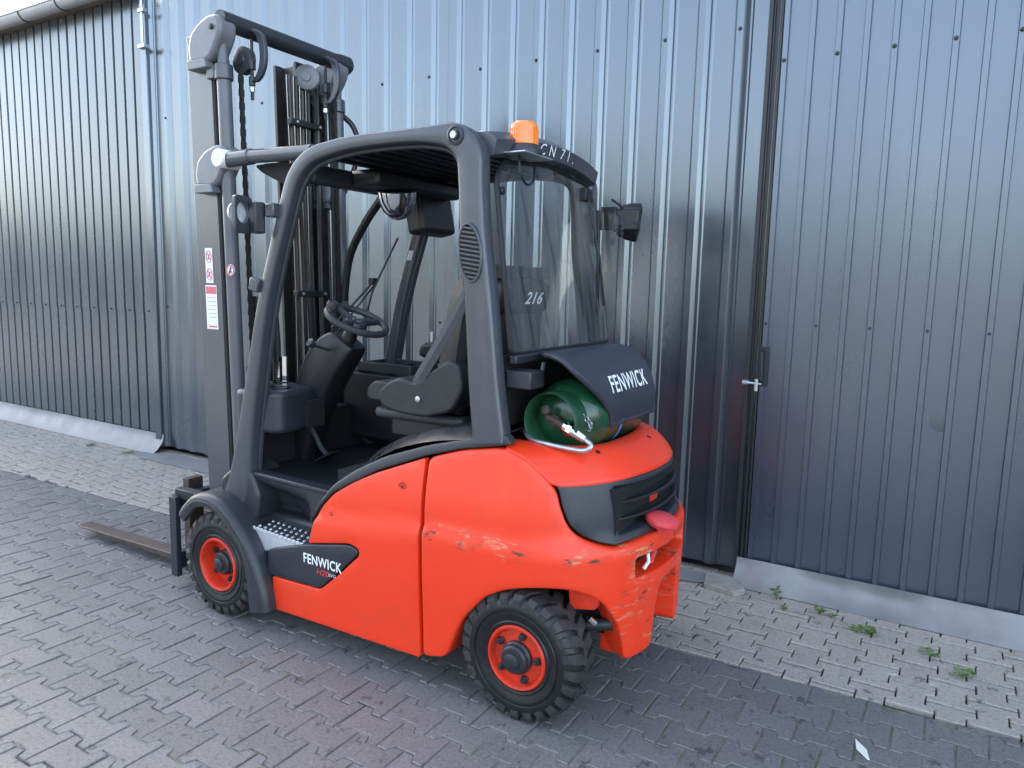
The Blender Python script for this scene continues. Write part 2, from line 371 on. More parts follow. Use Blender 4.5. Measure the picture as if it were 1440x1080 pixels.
def lettering(name, body, size, mapf, m, parent, bold=0., sx=1., shear=0., cut=.01):
    V, F = text_tris(body, size, bold, shear=shear)
    bm = bmesh.new(); vs_ = [bm.verts.new((a*sx, b, 0)) for a, b in V]
    for f in F:
        try: bm.faces.new([vs_[i] for i in f])
        except ValueError: pass
    if cut:
        ys = [b for a, b in V]; y = min(ys)
        while y < max(ys):
            y += cut; bmesh.ops.bisect_plane(bm, geom=bm.verts[:]+bm.edges[:]+bm.faces[:], plane_co=(0, y, 0), plane_no=(0, 1, 0))
    for v in bm.verts: v.co = Vector(mapf(v.co.x, v.co.y))
    me = bpy.data.meshes.new(name); bm.to_mesh(me); bm.free(); me.materials.append(MT[m])
    o = bpy.data.objects.new(name, me); C.objects.link(o); o.parent = parent; return o
def thing(name, label, cat, loc=(0, 0, 0), group=None):
    o = bpy.data.objects.new(name, None); C.objects.link(o); o.location = loc; o.empty_display_size = .1
    return tag(o, label, cat, group)
def tag(o, label, cat, group=None):
    o['label'] = label; o['category'] = cat
    if group: o['group'] = group
    return o
def structure(o, kind='structure'): o['kind'] = kind; return o
def local(parent, *objs):       # meshes written in world coordinates, parent not at the origin
    for o in objs:
        if o.parent == parent: o.matrix_parent_inverse = Matrix.Translation(-Vector(parent.location))
def project(p):
    d = Vector(p)-M4.translation; z = d.dot(fwd)
    if z < .05: return None
    return 720+1040*d.dot(right)/z, 540+1040*d.dot(down)/z, z

# ------------------------------------------------------------------ ground and pavers
structure(MB().add([(-150, -150, -.03), (150, -150, -.03), (150, 150, -.03), (-150, 150, -.03)], [(0, 1, 2, 3)]).build('ground', 'yard', smooth=False))
PX, PY = .190, .131
def border(x): return -.292+.034*x
def clip(poly, f):
    out = []
    for i in range(len(poly)):
        a, b = poly[i-1], poly[i]; fa, fb = f(a), f(b)
        if (fa >= 0) != (fb >= 0):
            t = fa/(fa-fb); out.append((a[0]+(b[0]-a[0])*t, a[1]+(b[1]-a[1])*t))
        if fb >= 0: out.append(b)
    return out
def block(ge, g, wv=.016):      # I-shaped block: straight ends, sides that step in towards the waist
    e0, H = PX/2-ge, PY/2-g; a, b = e0*.58, e0*.43
    return [(e0, -H-wv), (e0, H+wv), (a, H+wv), (b, H-wv), (-b, H-wv), (-a, H+wv), (-e0, H+wv), (-e0, -H-wv), (-a, -H-wv), (-b, -H+wv), (b, -H+wv), (a, -H-wv)]
def paver_mesh(poly, mb=None, off=(0, 0, 0), tilt=(0, 0)):
    mb = mb or MB(); n = len(poly); cx = sum(p[0] for p in poly)/n; cy = sum(p[1] for p in poly)/n
    ins = []
    for i in range(n):
        p = Vector(poly[i]); a = (p-Vector(poly[i-1])).normalized(); b = (Vector(poly[(i+1) % n])-p).normalized()
        na, nb = Vector((-a.y, a.x)), Vector((-b.y, b.x)); q = na+nb
        q = q/max(.3, q.length_squared)*2 if q.length > 1e-6 else na
        ins.append(p+q*.0032)
    def P(q, z): return (q[0]+off[0], q[1]+off[1], z+off[2]+tilt[0]*(q[0]-cx)+tilt[1]*(q[1]-cy))
    return mb.add([P(q, 0) for q in ins]+[P(q, -.0028) for q in poly]+[P(q, -.022) for q in poly],
                  [tuple(range(n))]+[(i, i+n, (i+1) % n+n, (i+1) % n) for i in range(n)]+[(i+n, i+2*n, (i+1) % n+2*n, (i+1) % n+n) for i in range(n)])
def area(p): return .5*sum(p[i-1][0]*p[i][1]-p[i][0]*p[i-1][1] for i in range(len(p)))
def field(rootname, m, swap, xr, yr, keep, limit, seed, gap, bedz, bedm):
    BLK = block(*gap)
    rnd = random.Random(seed); items = []
    nx0, nx1 = int(xr[0]/PX)-1, int(xr[1]/PX)+1; ny0, ny1 = int(yr[0]/PY)-1, int(yr[1]/PY)+1
    for j in range(ny0, ny1+1):
        for i in range(nx0, nx1+1):
            a, b = (i+.5*(j % 2))*PX+.02, j*PY+.017
            poly = [(a+p, b+q) for p, q in BLK]
            if swap: poly = [(q, p) for p, q in poly][::-1]
            whole = all(keep(p) >= 0 for p in poly)
            if not whole:
                poly = clip(poly, keep)
                if len(poly) < 3 or area(poly) < .003: continue
            c = (b, a) if swap else (a, b)
            s = project((c[0], c[1], 0)); size = 0
            if s and -60 < s[0] < 1500 and -60 < s[1] < 1140: size = 1040*PX/s[2]*min(1, 1.5/s[2]+.2)
            items.append((size, whole, poly, c))
    items.sort(key=lambda t: -t[0])
    X0, X1, Y0, Y1 = (yr+xr) if swap else (xr+yr)
    q = clip([(X0-.3, Y0-.4), (X1+.3, Y0-.4), (X1+.3, Y1+.3), (X0-.3, Y1+.3)], keep)
    bed = MB().add([(x, y, bedz) for x, y in q], [tuple(range(len(q)))])
    root = structure(bed.build(rootname, bedm, smooth=False))
    bp = [(q, p) for p, q in BLK][::-1] if swap else BLK
    base = None; rest = MB(); k = 0
    for size, whole, poly, c in items:
        dz = rnd.gauss(0, .0011); tx, ty = rnd.gauss(0, .006), rnd.gauss(0, .006)
        if k < limit and size > 8:
            k += 1
            if whole:
                if base is None: base = paver_mesh(bp).build('paver', m, smooth=False); o = base
                else: o = base.copy(); C.objects.link(o)
                o.location = (c[0], c[1], dz); o.rotation_euler = (ty, -tx, rnd.gauss(0, .006))
            else:
                o = paver_mesh([(p-c[0], q-c[1]) for p, q in poly]).build('paver', m, smooth=False); o.location = (c[0], c[1], dz)
            o.parent = root
        else: paver_mesh(poly, rest, (0, 0, dz), (tx, ty))
    o = rest.build('pavers', m, root, smooth=False); structure(o, 'stuff')
field('paved_yard', 'paver', False, (-4.2, 9.5), (-1.3, 4.6), lambda p: p[1]-border(p[0])-.004, 300, 1, (.0034, .0036), -.0040, 'joint')
field('paved_strip', 'paverl', True, (-1.28, .6), (-4.2, 9.5), lambda p: min(border(p[0])-.010-p[1], p[1]+1.30), 300, 2, (.0080, .0030), -.0035, 'jointd')
# ------------------------------------------------------------------ the halls and the sliding door
def cladding(prof, pitch, x0, x1, y, z0, z1, sheet, name, m, parent, zs=None):
    """folded sheets, each about one metre wide: prof = [(offset along X in one pitch, depth towards +Y)]"""
    n = int(round((x1-x0)/pitch)); i = 0
    for a, b in (zs or [(z0, z1)]):
        i = 0
        while i < n:
            k = min(sheet, n-i); top = []
            for j in range(i, i+k):
                for (px, d) in prof: top.append((x0+j*pitch+px, y+d + (.004 if a > z0+.1 else 0)))
            top.append((x0+(i+k)*pitch, y+prof[0][1]))
            mb = MB(); rows = []
            for z in (a, b): rows.append([(p[0], p[1], z) for p in top])
            mb.grid(rows); o = mb.build(name, m, parent, smooth=False, solid=.0016)
            o.location.y += random.uniform(0, .0015); i += k
SCR = {}
def screw(parent, x, y, z, r=.007):
    if r not in SCR: o = MB().lathe([(r*1.5, 0), (r*1.5, .002), (r, .0022), (r, .007), (r*.7, .0085)], (0, 0, 0), (0, 1, 0), 6).build('screw', 'dark', parent); SCR[r] = o
    else: o = SCR[r].copy(); C.objects.link(o); o.parent = parent
    o.location = (x, y, z)
YC, YL, YD = -1.245, -1.215, -1.235
# centre hall
hall = thing('metal_hall', 'tall anthracite hall wall of deep ribbed sheets behind the forklift', 'building', (2.1, -1.3, 0))
P = .19
prof = [(0, 0), (.070, 0), (.076, .006), (.084, .006), (.090, 0), (.112, .024), (.144, .024), (.160, 0)]
before = set(bpy.data.objects)
cladding(prof, P, -.28, 4.66, YC, .05, 5.2, 5, 'cladding_sheet', 'wallc', hall)
for k, x in enumerate([-.28+P*j+.127 for j in range(26)]):
    if k % 2 == 0: screw(hall, x, YC+.025, 2.76)
for k, x in enumerate([-.28+P*j+.04 for j in range(26)]):
    if k % 3 == 1: screw(hall, x, YC+.001, 1.25)
MB().box((2.16, -5.2, 2.6), (5.0, 7.7, 5.15)).build('hall_body', 'dark', hall)
MB().box((2.16, -5.1, 5.3), (5.3, 8.3, .12)).build('roof', 'hallr', hall)
MB().box((4.625, YC+.028, 1.9), (.085, .055, 3.72)).build('corner_trim', 'wallc', hall, bevel=.006)
lb = MB(); lb.tube([(4.56, YC+.095, 3.66), (4.56, YC+.095, 3.3)], .011); lb.box((4.56, YC+.09, 3.31), (.09, .05, .03)); lb.box((4.56, YC+.09, 3.58), (.07, .04, .03))
lb.build('bolt_latch', 'steel', hall, bevel=.003)
local(hall, *[o for o in bpy.data.objects if o not in before])
# lower hall to the left
lhall = thing('low_hall', 'low grey hall with fine vertical seams and a zinc gutter', 'building', (8.5, -1.3, 0))
before = set(bpy.data.objects)
P2 = .138; prof2 = [(0, 0), (.104, 0), (.108, -.016), (.130, -.016), (.134, 0)]
cladding(prof2, P2, 4.67, 4.67+P2*58, YL, .06, 3.75, 8, 'cladding_sheet', 'walll', lhall, zs=[(.06, 1.22), (1.19, 3.75)])
for j in range(0, 40, 2):
    screw(lhall, 4.67+P2*j+.05, YL+.006, 1.205, .006)
MB().box((8.7, -5.4, 1.92), (8.0, 8.2, 3.62)).build('hall_body', 'dark', lhall)
MB().add([(4.68, -1.12, 3.83), (12.7, -1.12, 3.83), (12.7, -9.6, 4.6), (4.68, -9.6, 4.6), (4.68, -1.12, 3.77), (12.7, -1.12, 3.77), (12.7, -9.6, 4.5), (4.68, -9.6, 4.5)],
         [(0, 1, 2, 3), (7, 6, 5, 4), (0, 4, 5, 1), (1, 5, 6, 2), (2, 6, 7, 3), (3, 7, 4, 0)]).build('roof', 'hallr', lhall, smooth=False)
gp = [(math.cos(a)*.068, math.sin(a)*.068) for a in [PI+PI*k/12 for k in range(13)]]
mb = MB().grid([[(x, -1.075+p[0], 3.79+p[1]) for p in gp] for x in (4.70, 6, 8, 12.7)])
for sg in (1,): mb.tube([(4.70, -1.075+.068, 3.79), (12.7, -1.075+.068, 3.79)], .009, 8)
gut = mb.build('gutter', 'gutter', lhall, solid=.002)
for k in range(13): MB().tube([(4.95+k*.6, -1.075+math.cos(a)*.072, 3.79+math.sin(a)*.072) for a in [PI+PI*j/10 for j in range(11)]], .006, 6).build('gutter_bracket', 'dark', gut)
local(lhall, *[o for o in bpy.data.objects if o not in before])
# sliding door on the right
door = thing('sliding_door', 'slate blue metal sliding door with narrow vertical ribs and pull handle', 'door', (-2.6, -1.3, 0))
before = set(bpy.data.objects)
P3 = .117; prof3 = [(0, 0), (.087, 0), (.091, .014), (.113, .014)]
N3 = 40
cladding(prof3, P3, -.355-P3*N3, -.355, YD, .10, 5.0, 8, 'cladding_sheet', 'walld', door)
for j in range(N3):
    if j % 2 == 0: screw(door, -.355-P3*j-.0145, YD+.015, 2.585); screw(door, -.355-P3*j-.0145, YD+.015, 1.34, .005)
MB().box((-2.7, YD-.05, 2.5), (4.68, .06, 4.9)).build('door_core', 'dark', door)
ed = MB(); ed.box((-.300, YD+.012, 2.55), (.020, .05, 4.98)); ed.box((-.326, YD-.004, 2.55), (.018, .03, 4.98)); ed.box((-.347, YD+.008, 2.55), (.012, .02, 4.94))
ed.build('door_edge', 'dark', door, bevel=.003)
hd = MB(); hd.box((-.372, YD+.016, 1.125), (.045, .006, .20)); hd.tube([(-.368, YD+.02, 1.205), (-.368, YD+.05, 1.2), (-.372, YD+.05, 1.06), (-.372, YD+.02, 1.055)], .007, 8)
handle = hd.build('handle', 'dark', door, bevel=.002)
hp = MB(); hp.tube([(-.285, YD+.06, 1.045), (-.375, YD+.05, 1.04)], .006, 8); hp.tube([(-.352, YD+.055, 1.065), (-.352, YD+.055, 1.005)], .009, 10); hp.box((-.30, YD+.05, 1.045), (.03, .02, .02))
hp.build('hasp', 'steel', handle)
MB().lathe([(.05, 0), (.03, .0012), (.001, .0016)], (-1.16, YD+.001, .935), (0, 1, 0), 14).build('grey_mark', 'walll', door)  # thin disc on the door sheet in the low hall's grey
local(door, *[o for o in bpy.data.objects if o not in before])
# zinc flashings lying along the foot of the walls: profile leaning from the wall out to the paving, wavy
def flashing(name, label, x0, x1, zt, yt, yb, wav, curl=None, yb2=None):
    rows = []; n = int(abs(x1-x0)/.04)+2; rnd = random.Random(len(label)); ph = [rnd.uniform(0, 6) for _ in range(4)]
    for i in range(n+1):
        t = i/n; x = x0+(x1-x0)*t; k = 0 if not curl else curl(t)
        wv_ = wav*(math.sin(x*3.1+ph[0])+.6*math.sin(x*7.7+ph[1])+.5*math.sin(x*19+ph[2])+.25*math.sin(x*41+ph[3])); row = []
        for j in range(9):
            s = j/8; yy = yt+(yb-yt)*(s**1.7)+wv_*math.sin(s*PI)+k*s*(1-s)*2.6; zz = zt*(1-s**.9)+.002+wv_*.5*math.sin(s*PI)
            row.append((x, yy, max(.003, zz)))
        rows.append(row)
    return tag(MB().grid(rows).build(name, 'flash', solid=.002, ang=60), label, 'flashing')
flashing('zinc_flashing', 'bent zinc flashing sheet along the foot of the sliding door', -.31, -3.2, .125, YD+.026, -1.11, .017, lambda t: .06*math.exp(-((t-.055)/.02)**2))
flashing('zinc_flashing', 'long zinc flashing along the foot of the low hall with gutter', 4.56, 11.5, .155, YL+.015, -1.09, .004)
def ground_sheet(name, label, pts, m, dz=.006):
    mb = MB().prism(pts, lambda a, b: (a, b, dz), lambda a, b: (a, b, dz+.003))
    return tag(mb.build(name, m, bevel=.001), label, 'sheet' if m == 'flash' else 'scrap')
ground_sheet('zinc_offcut', 'flat zinc sheet lying beside the rear counterweight at the wall foot', [(.12, -1.19), (.10, -1.03), (-.06, -1.02), (-.17, -1.05), (-.215, -1.10), (-.2, -1.19)], 'flash')
ground_sheet('zinc_offcut', 'flat grey zinc strip at the hall foot beyond the fork carriage', [(3.3, -1.19), (3.3, -.96), (3.9, -.95), (4.52, -.95), (4.75, -1.02), (4.70, -1.07), (4.5, -1.19)], 'flash')
slab = MB().prism(rpoly([(-.17, -1.16), (-.33, -1.17), (-.40, -1.05), (-.36, -.98), (-.20, -1.00)], .02), lambda a, b: (a, b, -.005), lambda a, b: (a, b, .03+.02*(a+.3)))
tag(slab.build('concrete_slab', 'concrete', bevel=.006), 'broken concrete slab at the door edge beside the bent flashing', 'slab')
ground_sheet('paper_scrap', 'narrow white paper scrap on the dark paving', [(-1.02, -.03), (-1.06, .015), (-1.075, .07), (-1.068, .071), (-1.03, .03)], 'paper', .004)

# ------------------------------------------------------------------ weeds in the joints
def weed(x, y, n, size, label, spread=1.0, up=1.0, seed=0):
    size *= .68
    rnd = random.Random(seed); root = thing('weed', label, 'weed', (x, y, 0), 'weeds in the paving joints')
    lv = MB(); st = MB()
    for i in range(n):
        a = rnd.uniform(0, 2*PI); h = size*rnd.uniform(.3, 1)*up; r = size*rnd.uniform(.2, .8)*spread
        tip = Vector((math.cos(a)*r, math.sin(a)*r, h+.004)); st.tube([(0, 0, -.006), tuple(tip*.55+Vector((0, 0, h*.12))), tuple(tip)], .0011, 4)
        for k in range(2):
            b = a+rnd.uniform(-1.2, 1.2); L = size*rnd.uniform(.4, .65); d = Vector((math.cos(b), math.sin(b), rnd.uniform(-.1, .4))); sd = Vector((-d.y, d.x, 0))*L*.42
            p0 = tip; p1 = tip+d*L*.5+sd; p2 = tip+d*L; p3 = tip+d*L*.5-sd; md = tip+d*L*.5+Vector((0, 0, .06*L))
            lv.add([p0, p1, p2, p3, md], [(0, 1, 4), (1, 2, 4), (2, 3, 4), (3, 0, 4)])
    st.build('stem', 'leaf', root); lv.build('leaves', 'leaf', root, recalc=False)
weed(-.545, -1.07, 9, .055, 'taller clover weed rooted at the torn end of the door flashing', .6, 1.5, 1)
weed(-.75, -1.03, 12, .045, 'pale round clover weed beside the door flashing', 1, .7, 2)
weed(-.80, -1.01, 8, .035, 'small pale weed touching the round clover beside the door flashing', 1, .6, 3)
weed(-.97, -.93, 16, .06, 'widest tuft of dark green weed with dry stalks by the flashing', 1.2, .6, 4)
weed(-.92, -.93, 9, .045, 'broad brown green leaves next to the widest weed tuft', 1.2, .35, 5)
weed(-1.21, -.86, 14, .05, 'flat green weed in the light paver joint away from the flashing', 1.2, .4, 6)
weed(-1.32, -.74, 14, .055, 'yellow green weed spreading in a joint of the light strip', 1.4, .35, 7)
weed(-.60, -.97, 8, .035, 'little grass tuft below the taller clover weed', .9, .6, 8)
weed(4.75, -1.0, 14, .06, 'low grass weed at the end of the long flashing', 1.3, .4, 9)
weed(5.3, -.97, 12, .06, 'thin weed in front of the long flashing', 1.3, .4, 10)

# ------------------------------------------------------------------ across the yard, behind the photographer: seen only in reflections
far = thing('opposite_hall', 'long grey hall across the yard with dark windows and a taller bay', 'building', (2, 30, 0))
MB().box((0, 6, 1.9), (58, 8, 3.8)).build('wall', 'hallw', far); MB().box((0, 6, 3.9), (59, 9, .2)).build('roof', 'hallr', far)
MB().box((8.6, 5.0, 3.1), (4.6, 7, 6.2)).build('tall_bay', 'hallw', far)
wb = MB().box((0, 0, 0), (2.6, .1, 1.2)).build('window', 'winb', far); wb.location = (-24, 1.98, 2.1)
for i in range(1, 11):
    o = wb.copy(); C.objects.link(o); o.location = (-24+i*4.8, 1.98, 2.1)
far2 = thing('glare_block_hall', 'unseen grey hall added to block horizon glare on the low hall wall', 'building', (52, 20, 0))  # added out of view to cut the warm glare mirrored in the left wall
MB().box((0, 0, 2.4), (8, 46, 4.8)).build('wall', 'hallw', far2); MB().box((0, 0, 4.9), (9, 47, .2)).build('roof', 'hallr', far2)
sil = thing('storage_silo', 'white storage silo standing across the yard', 'silo', (8.6, 17.5, 0))
MB().lathe([(1.1, 0), (1.1, 2.9), (1.0, 3.3), (.6, 3.65), (.05, 3.75)], (0, 0, 0), (0, 0, 1), 28).build('tank', 'silo', sil)
MB().lathe([(1.13, 2.2), (1.13, 2.3)], (0, 0, 0), (0, 0, 1), 28).build('band', 'gutter', sil)
def tree(x, y, h, r, label, seed):
    rnd = random.Random(seed); t = thing('tree', label, 'tree', (x, y, 0), 'trees across the yard'); tr = MB(); lf = MB()
    tr.tube([(0, 0, -.1), (.1, 0, h*.3), (0, .1, h*.75)], [.2, .15, .05], 8)
    for i in range(9):
        a = rnd.uniform(0, 6.28); z = h*rnd.uniform(.3, .6); tr.tube([(0, 0, z), (math.cos(a)*r*.7, math.sin(a)*r*.7, z+h*.25)], [.07, .02], 6)
    for i in range(1400):
        a = rnd.uniform(0, 6.28); b = math.acos(rnd.uniform(-1, 1)); q = r*(.45+.55*rnd.random()**.5)*(1+.25*math.sin(3*a+seed)*math.sin(2*b))
        p = Vector((math.cos(a)*math.sin(b)*q, math.sin(a)*math.sin(b)*q, h*.62+math.cos(b)*q*h*.42/r*.9)); s = rnd.uniform(.1, .24)
        u = Vector((rnd.gauss(0, 1), rnd.gauss(0, 1), rnd.gauss(0, 1))).normalized()*s; v = u.orthogonal().normalized()*s*.7
        lf.add([p-u, p+v, p+u, p-v], [(0, 1, 2, 3)])
    tr.build('trunk', 'bark', t); lf.build('crown', 'tleaf', t, recalc=False, smooth=False)
for i, (x, y, h, r, lb_) in enumerate([(11.5, 22, 6.5, 2.3, 'bushy tree right behind the white silo'), (15, 24, 7.5, 2.6, 'tallest leafy tree across the yard'), (3.5, 25, 5.0, 1.9, 'small round tree before the grey hall'),
                                      (-7, 24, 7, 2.5, 'broad tree before the grey hall windows'), (19.5, 21, 6, 2.2, 'lone tree at the far end of the grey hall')]): tree(x, y, h, r, lb_, i+3)
# ------------------------------------------------------------------ the forklift (X forward, Y left, origin under the rear axle)
T = thing('forklift', 'red and charcoal gas forklift parked on dark paving beside the metal wall', 'forklift')
# --- body surface: straight flanks, rounded stern
XC, AA, BB, NN = .06, .405, .53, 2.15
_tab = []
N_ = 400; _L = 0; _prev = None
for i in range(N_+1):
    th = PI/2*i/N_; c, s = math.cos(th), math.sin(th)
    p = (XC-AA*(s**(2/NN)), BB*(c**(2/NN))) if 0 < i < N_ else ((XC, BB) if i == 0 else (XC-AA, 0.))
    if _prev: _L += math.hypot(p[0]-_prev[0], p[1]-_prev[1])
    _tab.append((_L, p)); _prev = p
UL = _L
def plan(u):
    if u > UL: x, y, nx, ny = plan(2*UL-u); return x, -y, nx, -ny
    if u <= 0: return XC-u, BB, 0., 1.
    lo, hi = 0, N_
    while hi-lo > 1:
        md = (lo+hi)//2
        if _tab[md][0] <= u: lo = md
        else: hi = md
    a, b = _tab[lo], _tab[hi]; t = (u-a[0])/max(1e-9, b[0]-a[0])
    x = a[1][0]+(b[1][0]-a[1][0])*t; y = a[1][1]+(b[1][1]-a[1][1])*t
    dx, dy = abs(XC-x)/AA, y/BB
    g_ = Vector((-(dx**(NN-1))/AA, dy**(NN-1)/BB)).normalized(); return x, y, g_.x, g_.y
def uY(y):                                    # arc position where the left quarter reaches this Y
    lo, hi = 0, N_
    while hi-lo > 1:
        md = (lo+hi)//2
        if _tab[md][1][1] >= y: lo = md
        else: hi = md
    return _tab[lo][0]
def uX(x): return XC-x
def bodyoff(u, z):
    v = u if u <= UL else 2*UL-u
    x = XC-v if v < 0 else -.2
    zc = .62-.11*max(0, x-.25)
    o = -.016*sstep(zc-.012, zc+.03, z)-.05*sstep(zc+.05, 1.02, z)-.012*sstep(.35, .12, z)*0
    o += .012*sstep(0.02, .25, v)*(1-sstep(.635, .675, z))
    return o-.010*sstep(.5, .15, z)
def body(u, z, d):
    x, y, nx, ny = plan(u); k = bodyoff(u, z)-d; return (x+nx*k, y+ny*k, z)
def mir(f): return lambda u, z, d: (lambda p: (p[0], -p[1], p[2]))(f(u, z, d))
def sidepoly(pts, r=.01): return rpoly([(uX(x), z) for x, z in pts], r)
front = [(1.205, .10), (1.21, .246), (.926, .255), (.812, .350), (.708, .446), (.708, .474), (.76, .486), (.985, .440), (.957, .525), (.929, .592), (.853, .668), (.746, .733), (.644, .782), (.424, .868), (.414, .112)]
logo = [(1.235, .258), (1.225, .365), (.99, .434), (.76, .480), (.714, .470), (.714, .450), (.815, .356), (.925, .261), (1.20, .252)]
trimp = [(.972, .532), (.940, .610), (.860, .702), (.752, .776), (.618, .845), (.424, .912), (.27, .953), (.09, .992), (.066, .962), (.12, .949), (.27, .920), (.424, .874), (.644, .788), (.853, .674), (.932, .597)]
for sg, mp_ in ((1, body), (-1, mir(body))):
    p = shell('side_panel', sidepoly(front, [.01, .01, .02, .02, .02, .02, .02, .01, .02, .04, .03, .03, .03, .012, .012]), mp_, 'red', T, .02, .006, .035)
    for bx_, bz_ in ((.512, .750), (.861, .576)):
        q = MB(); c = Vector(mp_(uX(bx_), bz_, .001)); q.lathe([(.0195, -.001), (.0205, .0015), (.017, .003), (.0155, .0005), (.011, .0005), (.010, .004), (.006, .0045), (.005, .002)], c, (0, sg, 0), 20); q.build('panel_lock', 'red2', p)
        q = MB(); q.lathe([(.0055, .0042), (.002, .0046)], c, (0, sg, 0), 8); q.build('lock_core', 'dark', p)
    lp = shell('logo_panel', sidepoly(logo, [.01, .02, .02, .02, .015, .015, .02, .02, .01]), lambda u, z, d, f=mp_: f(u, z, d-.002), 'greyd', T, .03, .005, .035)
    def tmap(cx, cz, ang, f=mp_, s_=sg):
        ca, sa = math.cos(ang), math.sin(ang)
        return lambda a, b: f(uX(cx-s_*(a*ca-b*sa)), cz+a*sa*1+b*ca, -.0032)
    lettering('brand_lettering', 'FENWICK', .058, tmap(.905, .374, -.01*sg), 'wprint', lp, .0010, .80, cut=0)
    lettering('model_lettering', 'H20', .034, tmap(.905, .332, 0), 'rprint', lp, .0004, 1.15, .25, cut=0)
    lettering('model_lettering', 'EVO', .020, tmap(.852, .332, 0), 'sticker', lp, 0., 1, .2, cut=0)
    shell('side_trim', sidepoly(trimp, [.005, .03, .03, .03, .03, .03, .02, .012, .01, .02, .02, .02, .02, .02, .02]), lambda u, z, d, f=mp_: f(u, z, d-.004), 'trim', T, .03, .007, .03)
# counterweight: one casting wrapping the stern, with both wheel arches
cz = [(uX(.400), .122), (-.25, .144), (-.228, .165), (-.191, .257), (-.159, .32), (-.068, .424), (.018, .471), (.097, .493), (.17, .502), (.238, .500), (.31, .475), (.365, .437), (.43, .346), (.455, .27), (.469, .203), (.56, .204), (.625, .207), (.642, .40), (.67, .452)]
topl = [(uX(.409), .871), (-.206, .917), (-.06, .943), (-.012, .944), (.062, .920), (.125, .878), (.166, .846), (.192, .818), (.206, .767), (.232, .708), (.272, .670), (.336, .643), (.41, .624), (.456, .628), (.584, .634), (.70, .634)]
full = cz + [(2*UL-a, b) for a, b in reversed(cz)] + [(2*UL-a, b) for a, b in topl] + [(a, b) for a, b in reversed(topl)]
pocket = [(.50, .500), (.495, .574), (2*UL-.495, .574), (2*UL-.50, .500)]
cw = shell('counterweight', rpoly(full, .03, 4), body, 'red', T, .085, .010, .03, holes=[rpoly(pocket, .02)])
MB().box((-.225, 0, .41), (.06, .50, .40)).build('pocket_lining', 'red2', cw)
for sg in (1, -1):     # cast arch walls reaching inwards
    arc = [(a, b) for a, b in cz[1:15]]
    f = body if sg == 1 else mir(body)
    MB().grid([[f(a, b, .012+k*.075) for k in range(3)] for a, b in spline(arc, 3) ] if 0 else [[(lambda P: (P[0], P[1]-sg*k*.07, P[2]))(f(a, b, .016)) for k in range(3)] for a, b in [tuple(q) for q in spline([Vector(t) for t in arc], 3)]]).build('arch_lining', 'red2', cw)
pin = MB(); pc = Vector((-.345, .095, .668)); R_ = Matrix.Rotation(math.radians(-12), 3, 'Y')
pin.lathe([(.001, .026), (.050, .024), (.060, .018), (.062, .006), (.054, -.008), (.028, -.018), (.011, -.026), (.011, -.16)], pc, R_ @ Vector((0, 0, 1)), 28)
pin.build('tow_pin', 'pink', T)
MB().tube([(-.325, .165, .575), (-.330, .165, .54), (-.318, .18, .515)], .007, 8).build('tow_pin_shaft', 'white', T)
# dark grille wrapped round the stern, with slats
gl_ = [(.185, .846), (.200, .818), (.213, .768), (.240, .711), (.279, .677), (.340, .650), (.41, .632), (.456, .636), (.584, .642), (.70, .642)]
gfull = gl_ + [(2*UL-a, b) for a, b in reversed(gl_)]
slot = [(.436, .660), (.60, .666), (2*UL-.60, .666), (2*UL-.436, .660), (2*UL-.418, .824), (.418, .824)]
grl = shell('grille', rpoly(gfull, .008), lambda u, z, d: body(u, z, d+.006), 'greyd', T, .05, .006, .03, holes=[rpoly(slot, .012)])
for k, zz in enumerate((.712, .768)):
    rows = []
    ua = .424
    for i in range(31):
        u = ua+(2*UL-2*ua)*i/30
        rows.append([body(u, zz-.006, .010), body(u, zz-.001, .007), body(u, zz+.004, .010), body(u, zz+.004, .026), body(u, zz-.004, .026)])
    MB().grid(rows, True, True).build('slat', 'black', grl)
for y in (.20, -.02, -.24):
    MB().box((-.225, y*.8, .745), (.04, .008, .16)).build('rib', 'black', grl)
rows = [[body(.38+(2*UL-.76)*i/24, z, .075) for i in range(25)] for z in (.63, .86)]
MB().grid(rows).build('grille_screen', 'void', grl)
MB().box((-.245, .10, .718), (.02, .07, .03)).build('rear_lamp', 'red2', grl, bevel=.004)
MB().box((-.255, -.04, .718), (.02, .07, .03)).build('rear_lamp', 'red2', grl, bevel=.004)
# red rear hood round the gas bottle
HZ = [(-.03, .952), (.062, .924), (.125, .882), (.168, .852), (.20, .846), (.41, .852), (.56, .858), (9, .858)]
def hood_outer(t):           # t 0..1 from left front to right front
    u0 = -.022; u = u0+(2*UL-2*u0)*t; v = min(u, 2*UL-u); z = HZ[0][1]
    for (a, za), (b, zb) in zip(HZ, HZ[1:]):
        if a <= v: z = za+(zb-za)*min(1, (v-a)/(b-a))
    x, y, nx, ny = plan(u); k = bodyoff(u, min(z, .9))-.003
    return Vector((x+nx*k, y+ny*k, z))
def hood_inner(t):
    a = PI*t; c, s = math.cos(a), math.sin(a)
    x = .19-.315*(abs(s)**.55); y = .315*(abs(c)**.5)*(1 if c > 0 else -1)
    return Vector((x, y, .935+.012*abs(c)))
rows = []
for i in range(61):
    t = i/60; O, I = hood_outer(t), hood_inner(t); row = [O+Vector((0, 0, -.010)), O+Vector((0, 0, -.003))]
    for k in range(9):
        s = k/8; p = O.lerp(I, s); p.z = O.z+(I.z-O.z)*math.sin(s*PI/2)**.8+.014*math.sin(s*PI); row.append(p)
    row.append(I+Vector((0, 0, -.02))); row.append(I+Vector((0, 0, -.12))); rows.append(row)
hd_ = MB().grid(rows).build('rear_hood', 'red', T, ang=50, sub=1)
from mathutils.bvhtree import BVHTree
